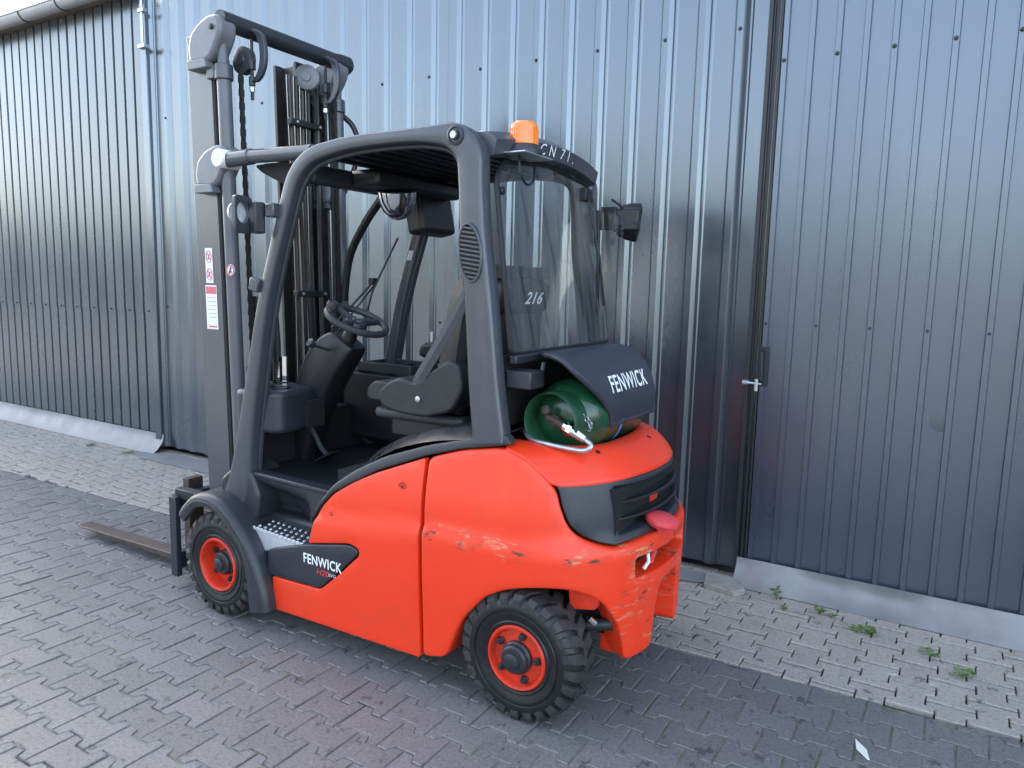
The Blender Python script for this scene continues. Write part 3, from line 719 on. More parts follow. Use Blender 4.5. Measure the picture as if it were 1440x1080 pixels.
def topz(o, x, y):
    t = BVHTree.FromPolygons([tuple(v.co) for v in o.data.vertices], [tuple(q.vertices) for q in o.data.polygons]); h = t.ray_cast(Vector((x, y, 3)), Vector((0, 0, -1))); return h[0], h[1]
for (hx, hy) in ((-.165, .27), (-.21, -.10)):
    h_, n_ = topz(hd_, hx, hy); n_ = n_ if n_.z > 0 else -n_
    MB().lathe([(.009, -.004), (.009, .0012), (.002, .0006)], h_, n_, 12).build('hole_shade_disc', 'void', hd_)  # flat black disc: the hole's inner shade put into colour
# hidden core so that nothing shows through the body
core = MB(); core.box((.62, 0, .45), (.52, .92, .60)); core.box((.05, 0, .62), (.62, .62, .40)); core.box((.03, 0, .42), (.5, .50, .3))
core.build('chassis', 'void', T)
MB().box((.03, 0, .84), (.36, .72, .06)).build('tank_tray', 'black', T)
MB().tube([(0, -.44, .232), (0, .44, .232)], .045, 10).build('steer_axle', 'dark', T)
ax = MB(); ax.box((-.09, .30, .33), (.10, .12, .12)); ax.tube([(-.05, .36, .30), (-.25, .28, .33)], .022); ax.tube([(-.12, .38, .40), (-.22, .2, .38)], .012); ax.build('steer_linkage', 'dark', T)
MB().tube([(-.2, .37, .375), (-.215, .35, .352)], .011, 8).build('grease_nipple', 'chrome', T)
MB().prism(rpoly([(-.14, .40), (-.24, .42), (-.24, .53), (-.12, .53)], .02), xz(.37), xz(.39)).build('arch_bracket', 'red2', T)
MB().box((1.0, 0, .30), (.9, .80, .34)).build('underframe', 'dark', T, bevel=.02)
MB().tube([(1.52, -.46, .232), (1.52, .46, .232)], .09, 14).build('drive_axle', 'dark', T)

# --- wheels
def make_wheel(name, x, yface, R, W, rim_r, deep, parent, sg):
    wheel = bpy.data.objects.new(name, None); C.objects.link(wheel); wheel.parent = parent; wheel.location = (x, yface*sg, R); wheel.empty_display_size = .1
    A = (0, sg, 0)   # axis pointing out; h=0 at the outer face, negative inboard
    Rb = R-.010
    prof = [(rim_r, -W+.01), (rim_r+.02, -W), (Rb-.05, -W-.004), (Rb-.012, -W+.012), (Rb, -W+.03), (Rb+.002, -W/2), (Rb, -.03), (Rb-.012, -.012), (Rb-.028, -.002), (Rb-.045, .003), (Rb-.052, .002), (Rb-.055, -.003), (Rb-.06, -.003), (Rb-.063, .001), (rim_r+.03, -.001), (rim_r+.022, -.005), (rim_r+.018, -.0055), (rim_r+.014, -.001), (rim_r+.004, -.004), (rim_r, -.02)]
    ty = MB().lathe(prof, (0, 0, 0), A, 64, False).build('tyre', 'side', wheel, ang=40)
    lug = MB(); n = 24
    for i in range(n):
        for side in (0, 1):
            a0 = 2*PI*(i+.5*side)/n; wd = 2*PI/n*.72; seg = []
            for (h, r0, r1, sk, k) in ((.001, Rb-.034, Rb-.012, 0, .85), (-.010, Rb-.02, Rb+.006, .02, .95), (-.024, Rb-.01, R, .06, 1), (-W*.36, Rb-.01, R+.001, .14, 1), (-W*.56, Rb-.01, R+.001, .36, .8)):
                hh = h if side == 0 else -W-h
                a = a0+sk*2*PI/n*2.2
                seg.append([(r, hh, aa) for r, aa in ((r0, a-wd*k/2), (r1, a-wd*k/2*.86), (r1, a), (r1, a+wd*k/2*.86), (r0, a+wd*k/2))])
            rows = [[(r*math.cos(aa), sg*hh, r*math.sin(aa)) for r, hh, aa in s_] for s_ in seg]
            lug.grid(rows, True, True)
    lug.build('tread', 'rubber', ty, ang=28)
    rp = [(rim_r+.001, -.03), (rim_r+.002, -.006), (rim_r-.003, .001), (rim_r-.010, -.001), (rim_r-.014, -.008), (rim_r-.016, -deep*.6), (rim_r-.020, -deep), (.078, -deep), (.065, -deep+.002), (.045, -deep+.004), (.001, -deep+.004)]
    rim = MB().lathe(rp, (0, 0, 0), A, 48, False).build('rim', 'red2', wheel, ang=30)
    hub = [(.058, -deep+.002), (.058, -deep+.016), (.052, -deep+.022), (.050, -deep+.034), (.044, -deep+.04), (.030, -deep+.041), (.028, -deep+.052), (.02, -deep+.056), (.001, -deep+.057)]
    MB().lathe(hub, (0, 0, 0), A, 28).build('hub', 'dark', wheel, ang=30)
    nb = 5
    for i in range(nb):
        a = 2*PI*i/nb+.55; c = (math.cos(a)*.079, sg*(-deep), math.sin(a)*.079)
        MB().lathe([(.0145, 0), (.0145, .006), (.0125, .008), (.0125, .017), (.008, .018), (.008, .024), (.001, .025)], c, A, 6).build('wheel_nut', 'dark', rim)
    return wheel
RW = .232
for sg in (1, -1):
    make_wheel('rear_wheel', 0, .52, RW, .155, .114, .022, T, sg)
    make_wheel('front_wheel', 1.53, .555, RW+.002, .215, .120, .058, T, sg)

# --- front mudguards, step, floor
outer = spline([(1.765, .440), (1.735, .475), (1.66, .535), (1.58, .553), (1.50, .543), (1.435, .512), (1.365, .455), (1.30, .385), (1.245, .285), (1.205, .18), (1.19, .105)], 5)
for sg in (1, -1):
    rows = []
    for i, p in enumerate(outer):
        t = (outer[min(i+1, len(outer)-1)]-outer[max(i-1, 0)]).normalized(); nn = Vector((-t.y, t.x)) if True else 0
        nn = nn if (Vector((1.53, .232))-Vector(p[:2])).dot(nn) > 0 else -nn
        wd = .052+.045*sstep(.40, .12, p.y)
        row = []
        for y, d in ((.30, .0), (.44, .0), (.545, .0), (.568, .004), (.578, .016), (.580, .032), (.576, wd), (.560, wd+.002)):
            q = p+nn*d; row.append((q.x, y*sg, q.y))
        rows.append(row)
    MB().grid(rows).build('front_mudguard', 'trim', T, solid=.006, ang=50)
    # rib along the guard
    MB().tube([((p+(Vector((1.53, .232))-p).normalized()*.03).x, .583*sg, (p+(Vector((1.53, .232))-p).normalized()*.03).y) for p in outer[8:]], .004, 6).build('mudguard_bead', 'trim', T)
    st = MB().prism([(1.345, .435), (1.025, .418), (1.025, .385), (1.29, .335), (1.335, .36)], xz(.315*sg), xz(.505*sg)).build('step', 'alu', T, bevel=.006)
    gt = MB(); 
    for i in range(9):
        for j in range(5):
            x = 1.325-.034*i-.017*(j % 2); zt = .4185+(x-1.025)*.0531
            gt.lathe([(.009, 0), (.0075, .005), (.004, .006), (.001, .003)], (x, (.335+.037*j)*sg, zt), (0, 0, 1), 8)
    gt.build('step_studs', 'steel', st)
    tp = MB().add([(1.34, .32*sg, .4362), (1.03, .32*sg, .4197), (1.03, .498*sg, .4197), (1.34, .498*sg, .4362)], [(0, 1, 2, 3)]).build('step_top', 'trim', st)
    se = MB()
    for i in range(13): se.box((1.335-.0245*i, .506*sg, .432-.0013*i), (.012, .008, .016))
    se.build('step_teeth', 'alu', st, bevel=.002)
    # sculpted side wall between floor and step
    rows = []
    for i in range(25):
        t = i/24; x = 1.46-.56*t; zt = .672-.03*math.sin(t*PI)-.012*t; zb = .43-.018*t; row = []
        for k in range(11):
            s = k/10; z = zt+(zb-zt)*s; y = .455-.115*sstep(.05, .5, s)*math.sin(min(1, t*1.25+.1)*PI)**.6-.0*s; y -= .02*(1 if s > .62 else 0)
            row.append((x, y*sg, z))
        rows.append(row)
    MB().grid(rows).build('step_wall', 'trim', T, ang=50, solid=.004)
    MB().prism(rpoly([(1.36, .44), (1.34, .56), (1.39, .66), (1.47, .70), (1.60, .60), (1.60, .52), (1.45, .48)], .03), xz(.30*sg), xz(.475*sg)).build('pillar_foot', 'trim', T, bevel=.02, seg=3)
    MB().prism([(1.46, .665), (.86, .650), (.86, .63), (1.46, .645)], xz(.40*sg), xz(.462*sg)).build('floor_sill', 'trim', T, bevel=.006)
MB().box((1.13, 0, .64), (.70, .82, .03)).build('floor_mat', 'black', T)
MB().box((1.49, 0, .74), (.06, .80, .26)).build('bulkhead', 'void', T)
# engine hood under the seat, one long rounded cover
hp_ = spline([(.872, .655), (.845, .70), (.80, .757), (.72, .835), (.60, .905), (.48, .948), (.36, .975), (.18, 1.003)], 5)
rows = []
for p in hp_:
    row = []
    for k in range(17):
        y = -.468+.936*k/16; e = max(0, (abs(y)-.40)/.068); row.append((p.x-.03*e**2*.4, y, p.y-.035*e**2.2))
    rows.append(row)
MB().grid(rows).build('engine_hood', 'hoodb', T, ang=60)

# --- overhead guard: each side one swept frame
gpath = [(1.505, .52, .155), (1.468, .62, .135), (1.424, .83, .098), (1.366, 1.09, .075), (1.285, 1.43, .060), (1.160, 1.80, .064), (1.105, 1.915, .066), (1.02, 1.978, .062), (.90, 2.003, .055), (.77, 2.014, .050), (.575, 2.016, .048), (.43, 2.012, .062), (.333, 1.997, .092), (.274, 1.940, .106), (.262, 1.84, .098), (.248, 1.665, .104), (.212, 1.40, .112), (.188, 1.16, .122), (.165, .99, .130), (.160, .955, .132)]
gp3 = spline([Vector(p) for p in gpath], 5)
def section(n=20):
    out = []
    for k in range(n):
        a = 2*PI*k/n; c, s = math.cos(a), math.sin(a); e = .38; out.append((math.copysign(abs(c)**e, c), math.copysign(abs(s)**e, s)))
    return out
SEC = section()
for sg in (1, -1):
    rows = []
    for i, p in enumerate(gp3):
        t = Vector((gp3[min(i+1, len(gp3)-1)].x-gp3[max(i-1, 0)].x, gp3[min(i+1, len(gp3)-1)].y-gp3[max(i-1, 0)].y)).normalized(); nn = Vector((-t.y, t.x))
        yc = .443 - .012*sstep(1.2, 2.0, p.y); dp = .037
        rows.append([(p.x+nn.x*a*p.z/2, sg*(yc+b*dp), p.y+nn.y*a*p.z/2) for a, b in SEC])
    gd = MB().grid(rows, True, True).build('guard_frame', 'grey', T, ang=45)
    # inner lip round the door opening
    lip = []
    for i, p in enumerate(gp3[6:-4]):
        j = i+6; t = Vector((gp3[j+1].x-gp3[j-1].x, gp3[j+1].y-gp3[j-1].y)).normalized(); nn = Vector((-t.y, t.x))
        if (Vector((.75, 1.4))-Vector((p.x, p.y))).dot(nn) < 0: nn = -nn
        q = Vector((p.x, p.y))+nn*(p.z/2+.006); lip.append((q.x, sg*.425, q.y))
    MB().tube(lip, .011, 8).build('door_seal', 'greyd', gd)
    # oval vent with louvres, inset in the rear pillar
    vc = Vector((.245, .4745*sg, 1.605)); tl = math.radians(8)
    def ov(a, b, s_=1): return (vc.x+(a*math.cos(tl)+b*math.sin(tl)), b*math.cos(tl)-a*math.sin(tl)+vc.z)
    ring = [(lambda q: (q[0], vc.y+.004*sg, q[1]))(ov(.046*math.cos(k*PI/20), .098*math.sin(k*PI/20))) for k in range(41)]
    vt = MB().tube(ring, .005, 6, False).build('vent_ring', 'grey', T)
    MB().prism([ov(.045*math.cos(k*PI/16), .097*math.sin(k*PI/16)) for k in range(32)], xz(vc.y-.004*sg), xz(vc.y+.0015*sg)).build('vent_back', 'void', vt)
    for k in range(12):
        b = -.084+.168*k/11; a = .043*math.sqrt(max(.02, 1-(b/.098)**2)); p0, p1 = ov(-a, b), ov(a, b)
        MB().box(((p0[0]+p1[0])/2, vc.y+.003*sg, (p0[1]+p1[1])/2), (2*a, .006, .006), Matrix.Rotation(-tl+.0, 3, 'Y')).build('louvre', 'grey', vt)
    # pivot bosses in the upper rear corner
    MB().lathe([(.034, -.004), (.034, .004), (.026, .007), (.024, .003), (.017, .003), (.016, .010), (.001, .012)], (.318, .4685*sg, 1.998), (0, sg, 0), 24).build('pivot_cap', 'greyd', T)
    MB().lathe([(.001, .008), (.012, .009), (.013, .0)], (.318, .4755*sg, 1.998), (0, sg, 0), 16).build('pivot_bolt', 'steel', T)
    MB().lathe([(.036, 0), (.036, .045), (.030, .052), (.016, .052), (.015, .03), (.001, .03)], (.262, .398*sg, 1.985), (0, -sg, 0), 26).build('rubber_bush', 'white', T)
# roof: slatted plate, cross members, rear header
for k in range(9):
    x = .42+.075*k; MB().box((x, 0, 2.005-.012*abs(k-4)*.3), (.035, .82, .022)).build('roof_bar', 'black', T, bevel=.004)
MB().box((.70, 0, 2.024), (.74, .80, .006)).build('roof_sheet', 'black', T, bevel=.002)
MB().box((1.09, 0, 1.925), (.07, .82, .075)).build('front_header', 'greyd', T, bevel=.015)
MB().box((.98, -.10, 1.93), (.16, .60, .07)).build('roof_lining', 'black', T, bevel=.02)
rows = []
for i in range(25):
    y = .405-.81*i/24; b = .035*(1-(y/.42)**2)
    rows.append([(.235-b*.6, y, 1.925+b), (.205-b, y, 1.935+b), (.195-b, y, 1.985+b), (.225-b*.5, y, 2.012+b), (.33, y, 2.018+b*.6), (.33, y, 1.99+b*.6), (.26, y, 1.96+b)])
hdr = MB().grid(rows, True, True).build('rear_header', 'grey', T, ang=50)
def hm(y0):
    def f(a, b):
        y = y0-a; bb = .035*(1-(y/.42)**2); t = (b+.02)/.04; return (.205-bb-.01*max(0, min(1, (.01+.035*t)/.05))-.003, y, 1.945+bb+.035*t)
    return f
lettering('chalk_writing', 'C N  7 1 .', .062, hm(.02), 'wprint', hdr, 0., 1.0, .1)
# rear window
def wx(z): return .118+(z-1.255)*.135
def wm(off): return lambda y, z, d: (wx(z)+off+d, y, z)
rw = [(.395, 1.26), (.385, 1.86), (.33, 1.925), (.0, 1.957), (-.33, 1.925), (-.385, 1.86), (-.41, 1.26)]
MB().prism(rpoly(rw, .03), lambda y, z: (wx(z), y, z), lambda y, z: (wx(z)+.005, y, z)).build('rear_window', 'glass', T)
fr_ = rpoly(rw, .03); 
MB().tube([(wx(z)+.004, y, z) for y, z in fr_+fr_[:2]], .010, 6).build('window_seal', 'black', T)
MB().box((wx(1.25)-.006, 0, 1.243), (.03, .80, .03), Matrix.Rotation(.0, 3, 'X')).build('window_sill', 'greyd', T, bevel=.006)
wp = MB(); wp.tube([(wx(1.87)-.02, -.29, 1.87), (wx(1.6)-.022, -.345, 1.62), (wx(1.4)-.02, -.355, 1.42)], .006, 6); wp.box((wx(1.60)-.016, -.345, 1.60), (.012, .016, .44), Matrix.Rotation(-.06, 3, 'X')); wp.box((wx(1.88)-.012, -.29, 1.88), (.03, .07, .05))
wp.build('rear_wiper', 'black', T, bevel=.003)
for z in (1.82, 1.70):
    MB().lathe([(.014, 0), (.014, .012), (.006, .016)], (wx(z), (.372 if z > 1.8 else -.372), z), (-1, 0, 0), 12).build('window_knob', 'black', T)
MB().prism(rpoly([(.395, 1.00), (.395, 1.255), (-.395, 1.255), (-.395, 1.00)], .01), lambda y, z: (.15, y, z), lambda y, z: (.165, y, z)).build('rear_wall', 'void', T)
MB().box((.085, .355, 1.175), (.10, .10, .062)).build('latch_box', 'greyd', T, bevel=.006)
MB().tube([(.06, .31, 1.16), (.05, .30, 1.2), (.06, .27, 1.225)], .007, 6).build('latch_hook', 'steel', T)
MB().prism(rpoly([(.10, 1.02), (.085, 1.80), (.20, 1.93), (.42, 1.95), (.62, 1.2), (.62, 1.02)], .03), xz(-.452), xz(-.457)).build('side_glass', 'glass2', T)
# beacon on its bracket
MB().box((.175, .255, 1.951), (.13, .20, .006)).build('beacon_bracket', 'steel', T, bevel=.002)
MB().lathe([(.068, 0), (.069, .012), (.062, .024), (.053, .030), (.051, .036)], (.175, .255, 1.955), (0, 0, 1), 30).build('beacon_base', 'greyd', T)
bc = MB().lathe([(.0510, 0), (.0525, .006), (.0515, .01), (.0505, .03), (.0495, .058), (.0475, .070), (.040, .0785), (.001, .080)], (.175, .255, 1.988), (0, 0, 1), 32).build('beacon_lens', 'orange', T, ang=30)
rb = MB()
for k in range(28):
    a = 2*PI*k/28; rb.box((.175+math.cos(a)*.0508, .255+math.sin(a)*.0508, 2.02), (.0022, .002, .05), Matrix.Rotation(a, 3, 'Z'))
rb.build('lens_ribs', 'orange', bc)
MB().tube([(q.x, q.y, q.z) for q in spline([Vector(p) for p in [(.16, .31, 1.945), (.13, .355, 1.91), (.12, .36, 1.87), (.125, .31, 1.845), (.14, .24, 1.87), (.16, .2, 1.93)]], 6)], .0045, 6).build('beacon_cable', 'black', T)
# rear work light on the right, mirror bracket on the left front pillar
lc = Vector((.085, -.60, 1.79)); A_ = Vector((-1, -.35, -.12)).normalized()
wl = MB().lathe([(.026, -.09), (.066, -.08), (.082, -.035), (.086, 0), (.085, .009), (.074, .014), (.064, .004), (.001, .0)], lc, A_, 28).build('work_light', 'black', T)
MB().lathe([(.063, .0045), (.001, .010)], lc, A_, 24).build('lamp_glass', 'winb', wl)
MB().box(tuple(lc+Vector((.03, .05, .005))), (.12, .09, .095), Matrix.Rotation(.3, 3, 'Z')).build('lamp_housing', 'black', wl, bevel=.01)
lbk = MB(); lbk.box((.17, -.487, 1.80), (.07, .03, .10)); lbk.box((.135, -.53, 1.79), (.035, .10, .045), Matrix.Rotation(.3, 3, 'Z')); lbk.tube([(.14, -.47, 1.77), (.12, -.53, 1.745), (.11, -.565, 1.76)], .011, 8); lbk.tube([(.15, -.46, 1.88), (.13, -.50, 1.86), (.11, -.53, 1.83)], .006, 6); lbk.build('light_bracket', 'black', T, bevel=.004)
fl = MB(); rp_ = rpoly([(-.058, -.075), (.058, -.075), (.058, .075), (-.058, .075)], .028)
hole = [(.006+.036*math.cos(k*PI/10), .008+.042*math.sin(k*PI/10)) for k in range(20)]
lp_ = shell('work_light_plate', rp_, lambda a, b, d: (1.305+d-.25*a, .545+a*.97, 1.755+b), 'grey', T, .014, .004, .03, holes=[hole])
MB().lathe([(.034, .03), (.045, .012), (.046, 0), (.001, .002)], (1.335, .545, 1.763), (1, -.2, 0), 24).build('lamp_bowl', 'steel', lp_)
MB().box((1.285, .497, 1.745), (.055, .05, .125), Matrix.Rotation(-.25, 3, 'Z')).build('lamp_mount', 'greyd', lp_, bevel=.008)
MB().box((1.215, .475, 1.775), (.05, .045, .055)).build('lamp_clamp', 'grey', lp_, bevel=.006)
MB().box((1.325, .478, 1.475), (.055, .03, .055), Matrix.Rotation(-.25, 3, 'Y')).build('grip_clamp', 'grey', T, bevel=.006)

# --- gas bottle cover
def cov(s, y, d=0):           # flat top from the window sill, then an arc down behind the bottle
    if s < .28:
        t = s/.28; return Vector((.135-.115*t, y, 1.243+.02*t**.7+d))
    th = PI/2+(s-.28)/.72*math.radians(104); return Vector((.02+(.172+d)*math.cos(th), y, 1.055+(.208+d)*math.sin(th)))
def covy(s, t):
    l = .19+.145*sstep(0, .34, s)-.20*sstep(.52, 1.0, s); return l+(-.288-l)*t
rows = [[cov(i/32, covy(i/32, j/20)) for j in range(21)] for i in range(33)]
cv = MB().grid(rows).build('tank_cover', 'cover', T, ang=60, solid=.010)
lips = [cov(i/32, covy(i/32, 0)) for i in range(33)]+[cov(1, covy(1, j/10)) for j in range(11)]
MB().tube([tuple(p) for p in lips], .011, 8).build('cover_lip', 'cover', cv)
def cmap(a, b):
    s = .725-b/.47; return cov(s, -.042-a, .0068)
lettering('brand_lettering', 'FENWICK', .082, cmap, 'wprint', cv, .0012, .92)
# --- seat
sb_ = MB().box((.66, .02, .955), (.46, .44, .045)); sb_.build('seat_plinth', 'seatl', T, bevel=.018, seg=3)
MB().box((.64, .02, .90), (.38, .38, .10)).build('seat_bellows', 'black', T, bevel=.02)
ra = MB(); ra.box((.72, .235, 1.0), (.22, .035, .045)); ra.box((.80, .25, 1.005), (.06, .03, .03)); ra.build('seat_rail', 'seatl', T, bevel=.008)
MB().prism(rpoly([(.915, 1.005), (.918, 1.055), (.875, 1.092), (.76, 1.088), (.62, 1.072), (.45, 1.085), (.43, 1.005)], .025), xz(-.215), xz(.255)).build('seat_cushion', 'seat', T, bevel=.03, seg=4)
MB().box((.655, .02, 1.0), (.42, .42, .03)).build('cushion_core', 'seat', T, bevel=.02)
for sg in (1, -1):
    hip = rpoly([(.80, 1.0), (.815, 1.055), (.75, 1.105), (.69, 1.125), (.62, 1.105), (.53, 1.165), (.46, 1.21), (.41, 1.20), (.385, 1.10), (.44, 1.01), (.56, .975), (.70, .975)], .03)
    hb = MB().prism(hip, xz(.02+.215*sg), xz(.02+.285*sg)).build('hip_restraint', 'seat', T, bevel=.022, seg=3)
    if sg > 0: MB().lathe([(.012, 0), (.012, .004), (.006, .006)], (.60, .306, 1.045), (0, 1, 0), 14).build('restraint_bolt', 'steel', hb)
rows = []
bp_ = spline([(.505, 1.07), (.475, 1.18), (.455, 1.30), (.43, 1.42), (.40, 1.50), (.37, 1.545), (.34, 1.55)], 5)
for i, p in enumerate(bp_):
    t = i/(len(bp_)-1); row = []; hw = .245-.06*sstep(.5, 1, t)
    for k in range(15):
        e = abs(k-7)/7; y = (k-7)/7*hw; row.append((p.x+.055*sstep(.5, .85, e)-.10*max(0, e-.85)/.15, y+.02, p.y))
    rows.append(row)
MB().grid(rows).build('backrest', 'seat', T, solid=.05, ang=60)
MB().prism(rpoly([(.46, 1.02), (.44, 1.20), (.36, 1.50), (.31, 1.50), (.33, 1.02)], .03), xz(-.17), xz(.21)).build('backrest_shell', 'black', T, bevel=.02)
hr = MB().box((.335, .02, 1.455), (.10, .42, .14), Matrix.Rotation(-.15, 3, 'Y')).build('headrest', 'black', T, bevel=.035, seg=3)
lettering('headrest_lettering', '216', .066, lambda a, b: (.275-b*.13, -.02-a, 1.447+b), 'sticker', hr, .001, 1.3, .35, cut=0)
belt = spline([Vector(p) for p in [(.375, .30, 1.46), (.44, .315, 1.34), (.54, .31, 1.20), (.60, .30, 1.12), (.625, .28, 1.07)]], 5)
MB().grid([[(p.x-.022, p.y, p.z-.012), (p.x, p.y+.008, p.z), (p.x+.022, p.y, p.z+.012)] for p in belt]).build('seat_belt', 'belt', T, solid=.005)
MB().box((.625, .285, 1.075), (.03, .02, .06), Matrix.Rotation(.5, 3, 'Y')).build('belt_buckle', 'black', T, bevel=.005)
# --- steering column, wheel, pod, console
col = spline([Vector(p) for p in [(1.46, .10, .68), (1.40, .10, .90), (1.31, .10, 1.08), (1.22, .10, 1.19), (1.165, .10, 1.235)]], 5)
rows = []
for i, p in enumerate(col):
    t = i/(len(col)-1); a = .055+.035*math.sin(t*PI*.9); b = .055+.022*math.sin(t*PI)
    rows.append([(p.x+a*c, p.y+b*s, p.z+a*c*.55) for c, s in SEC])
MB().grid(rows, True, True).build('steering_column', 'black', T, ang=50)
MB().tube([(1.175, .10, 1.22), (1.125, .10, 1.31)], [.034, .028], 14).build('column_collar', 'black', T)
ax_ = Vector((-.42, 0, .907)).normalized(); wc = Vector((1.115, .10, 1.325)); ua_ = Vector((ax_.z, 0, -ax_.x)); va_ = Vector((0, 1, 0))
sw = MB().tube([tuple(wc+(ua_*math.cos(a)+va_*math.sin(a))*.135) for a in [2*PI*k/40 for k in range(41)]], .0155, 10, False).build('steering_wheel', 'seatl', T)
spk = MB(); spk.lathe([(.048, -.02), (.052, 0), (.045, .012), (.001, .016)], wc-ax_*.012, ax_, 24)
for a in (0.2, PI-.2, -PI/2+.0):
    d_ = ua_*math.cos(a+PI/2)+va_*math.sin(a+PI/2); spk.tube([tuple(wc-ax_*.012), tuple(wc+d_*.135)], [.02, .012], 8)
spk.build('steering_spokes', 'greyd', sw)
MB().lathe([(.020, .006), (.021, .0075), (.018, .009)], wc-ax_*.002, ax_, 20, False).build('hub_emblem', 'alu', sw)
kb = wc+ua_*.06+va_*.115
MB().lathe([(.011, 0), (.011, .03), (.024, .036), (.027, .05), (.022, .064), (.001, .068)], kb, ax_, 18).build('steering_knob', 'seatl', sw)
lv_ = MB(); lv_.tube([(1.22, .17, 1.19), (1.245, .24, 1.215)], .007, 8); lv_.lathe([(.012, 0), (.020, .012), (.020, .03), (.001, .036)], (1.245, .235, 1.21), (.1, .6, .5), 14); lv_.build('column_switch', 'greyd', T)
pod = MB().prism(rpoly([(1.28, .30), (1.28, .40), (1.38, .44), (1.53, .44), (1.56, .30), (1.54, .12), (1.33, .12)], .04), lambda a, b: (a, b, .83), lambda a, b: (a, b, 1.015)).build('front_pod', 'greyd', T, bevel=.02, seg=3)
MB().lathe([(.05, 0), (.05, .006), (.038, .007), (.036, -.004), (.001, -.004)], (1.40, .30, 1.014), (0, 0, 1), 20).build('cup_holder', 'black', pod)
MB().box((1.30, .20, .90), (.06, .10, .12)).build('pod_recess', 'void', pod)
MB().box((1.47, .37, .765), (.02, .05, .02)).build('data_plate', 'sticker', T)
MB().tube([(1.40, .2, 1.0), (1.36, .15, .82), (1.30, .14, .72), (1.26, .14, .69)], .012, 8).build('brake_pedal_arm', 'greyd', T)
MB().box((1.25, .16, .695), (.10, .07, .012), Matrix.Rotation(.5, 3, 'Y')).build('pedal', 'black', T, bevel=.004)
cs = MB().prism(rpoly([(.62, .70), (.62, 1.06), (.75, 1.07), (1.10, 1.045), (1.52, 1.05), (1.52, .70)], .04), xz(-.43), xz(-.22)).build('console', 'black', T, bevel=.018)
tr_ = MB(); 
for (c, d) in (((1.23, -.215, 1.075), (.34, .014, .05)), ((1.23, -.42, 1.075), (.34, .014, .05)), ((1.06, -.318, 1.07), (.014, .22, .05)), ((1.40, -.318, 1.07), (.014, .22, .05)), ((1.22, -.318, 1.068), (.014, .2, .04))): tr_.box(c, d)
tr_.build('storage_tray', 'greyd', cs, bevel=.005)
ar = MB().prism(rpoly([(.66, 1.07), (.64, 1.20), (.80, 1.24), (1.02, 1.21), (1.04, 1.15), (.86, 1.10)], .03), xz(-.36), xz(-.23)).build('armrest', 'black', T, bevel=.02)
MB().tube([(.99, -.29, 1.20), (.99, -.29, 1.265)], [.010, .014], 8).build('control_lever', 'steel', ar)
MB().tube([(.95, -.31, 1.20), (.95, -.31, 1.255)], [.010, .014], 8).build('control_lever', 'seatl', ar)
MB().box((1.02, -.30, 1.83), (.10, .26, .21), Matrix.Rotation(.2, 3, 'Y')).build('roof_console', 'black', T, bevel=.02)
lt = MB()
for k in range(4): lt.box((.985, -.245-.028*k, 1.745), (.004, .012, .006))
lt.build('console_marks', 'sticker', T)
# mirror dome hung from the roof
MB().lathe([(.001, -.125), (.036, -.114), (.066, -.084), (.083, -.038), (.088, 0), (.0885, .004)], (.985, -.02, 1.895), (-.12, .22, 1), 28).build('panoramic_mirror', 'chrome', T)
mr = MB().lathe([(.091, .004), (.094, .010), (.001, .012)], (.985, -.02, 1.895), (-.12, .22, 1), 28); mr.tube([(.985, -.02, 1.89), (.985, -.02, 1.99)], .008, 8); mr.build('mirror_back', 'black', T)
MB().box((1.205, -.395, 1.635), (.004, .055, .05), Matrix.Rotation(-.33, 3, 'Y')).build('pillar_sticker', 'sticker', T)
MB().box((1.2025, -.395, 1.647), (.004, .05, .012), Matrix.Rotation(-.33, 3, 'Y')).build('pillar_sticker_head', 'srose', T)
# windscreen wiper and arms seen against the wall
wm_ = MB(); wm_.tube([(1.24, -.33, 1.72), (1.33, -.24, 1.45), (1.36, -.21, 1.28)], .006, 6); wm_.tube([(1.33, -.25, 1.50), (1.43, -.06, 1.27)], .006, 6); wm_.tube([(1.335, -.27, 1.49), (1.43, -.10, 1.25)], .005, 6); wm_.box((1.335, -.25, 1.50), (.03, .035, .035))
wm_.build('front_wiper', 'black', T, bevel=.003)

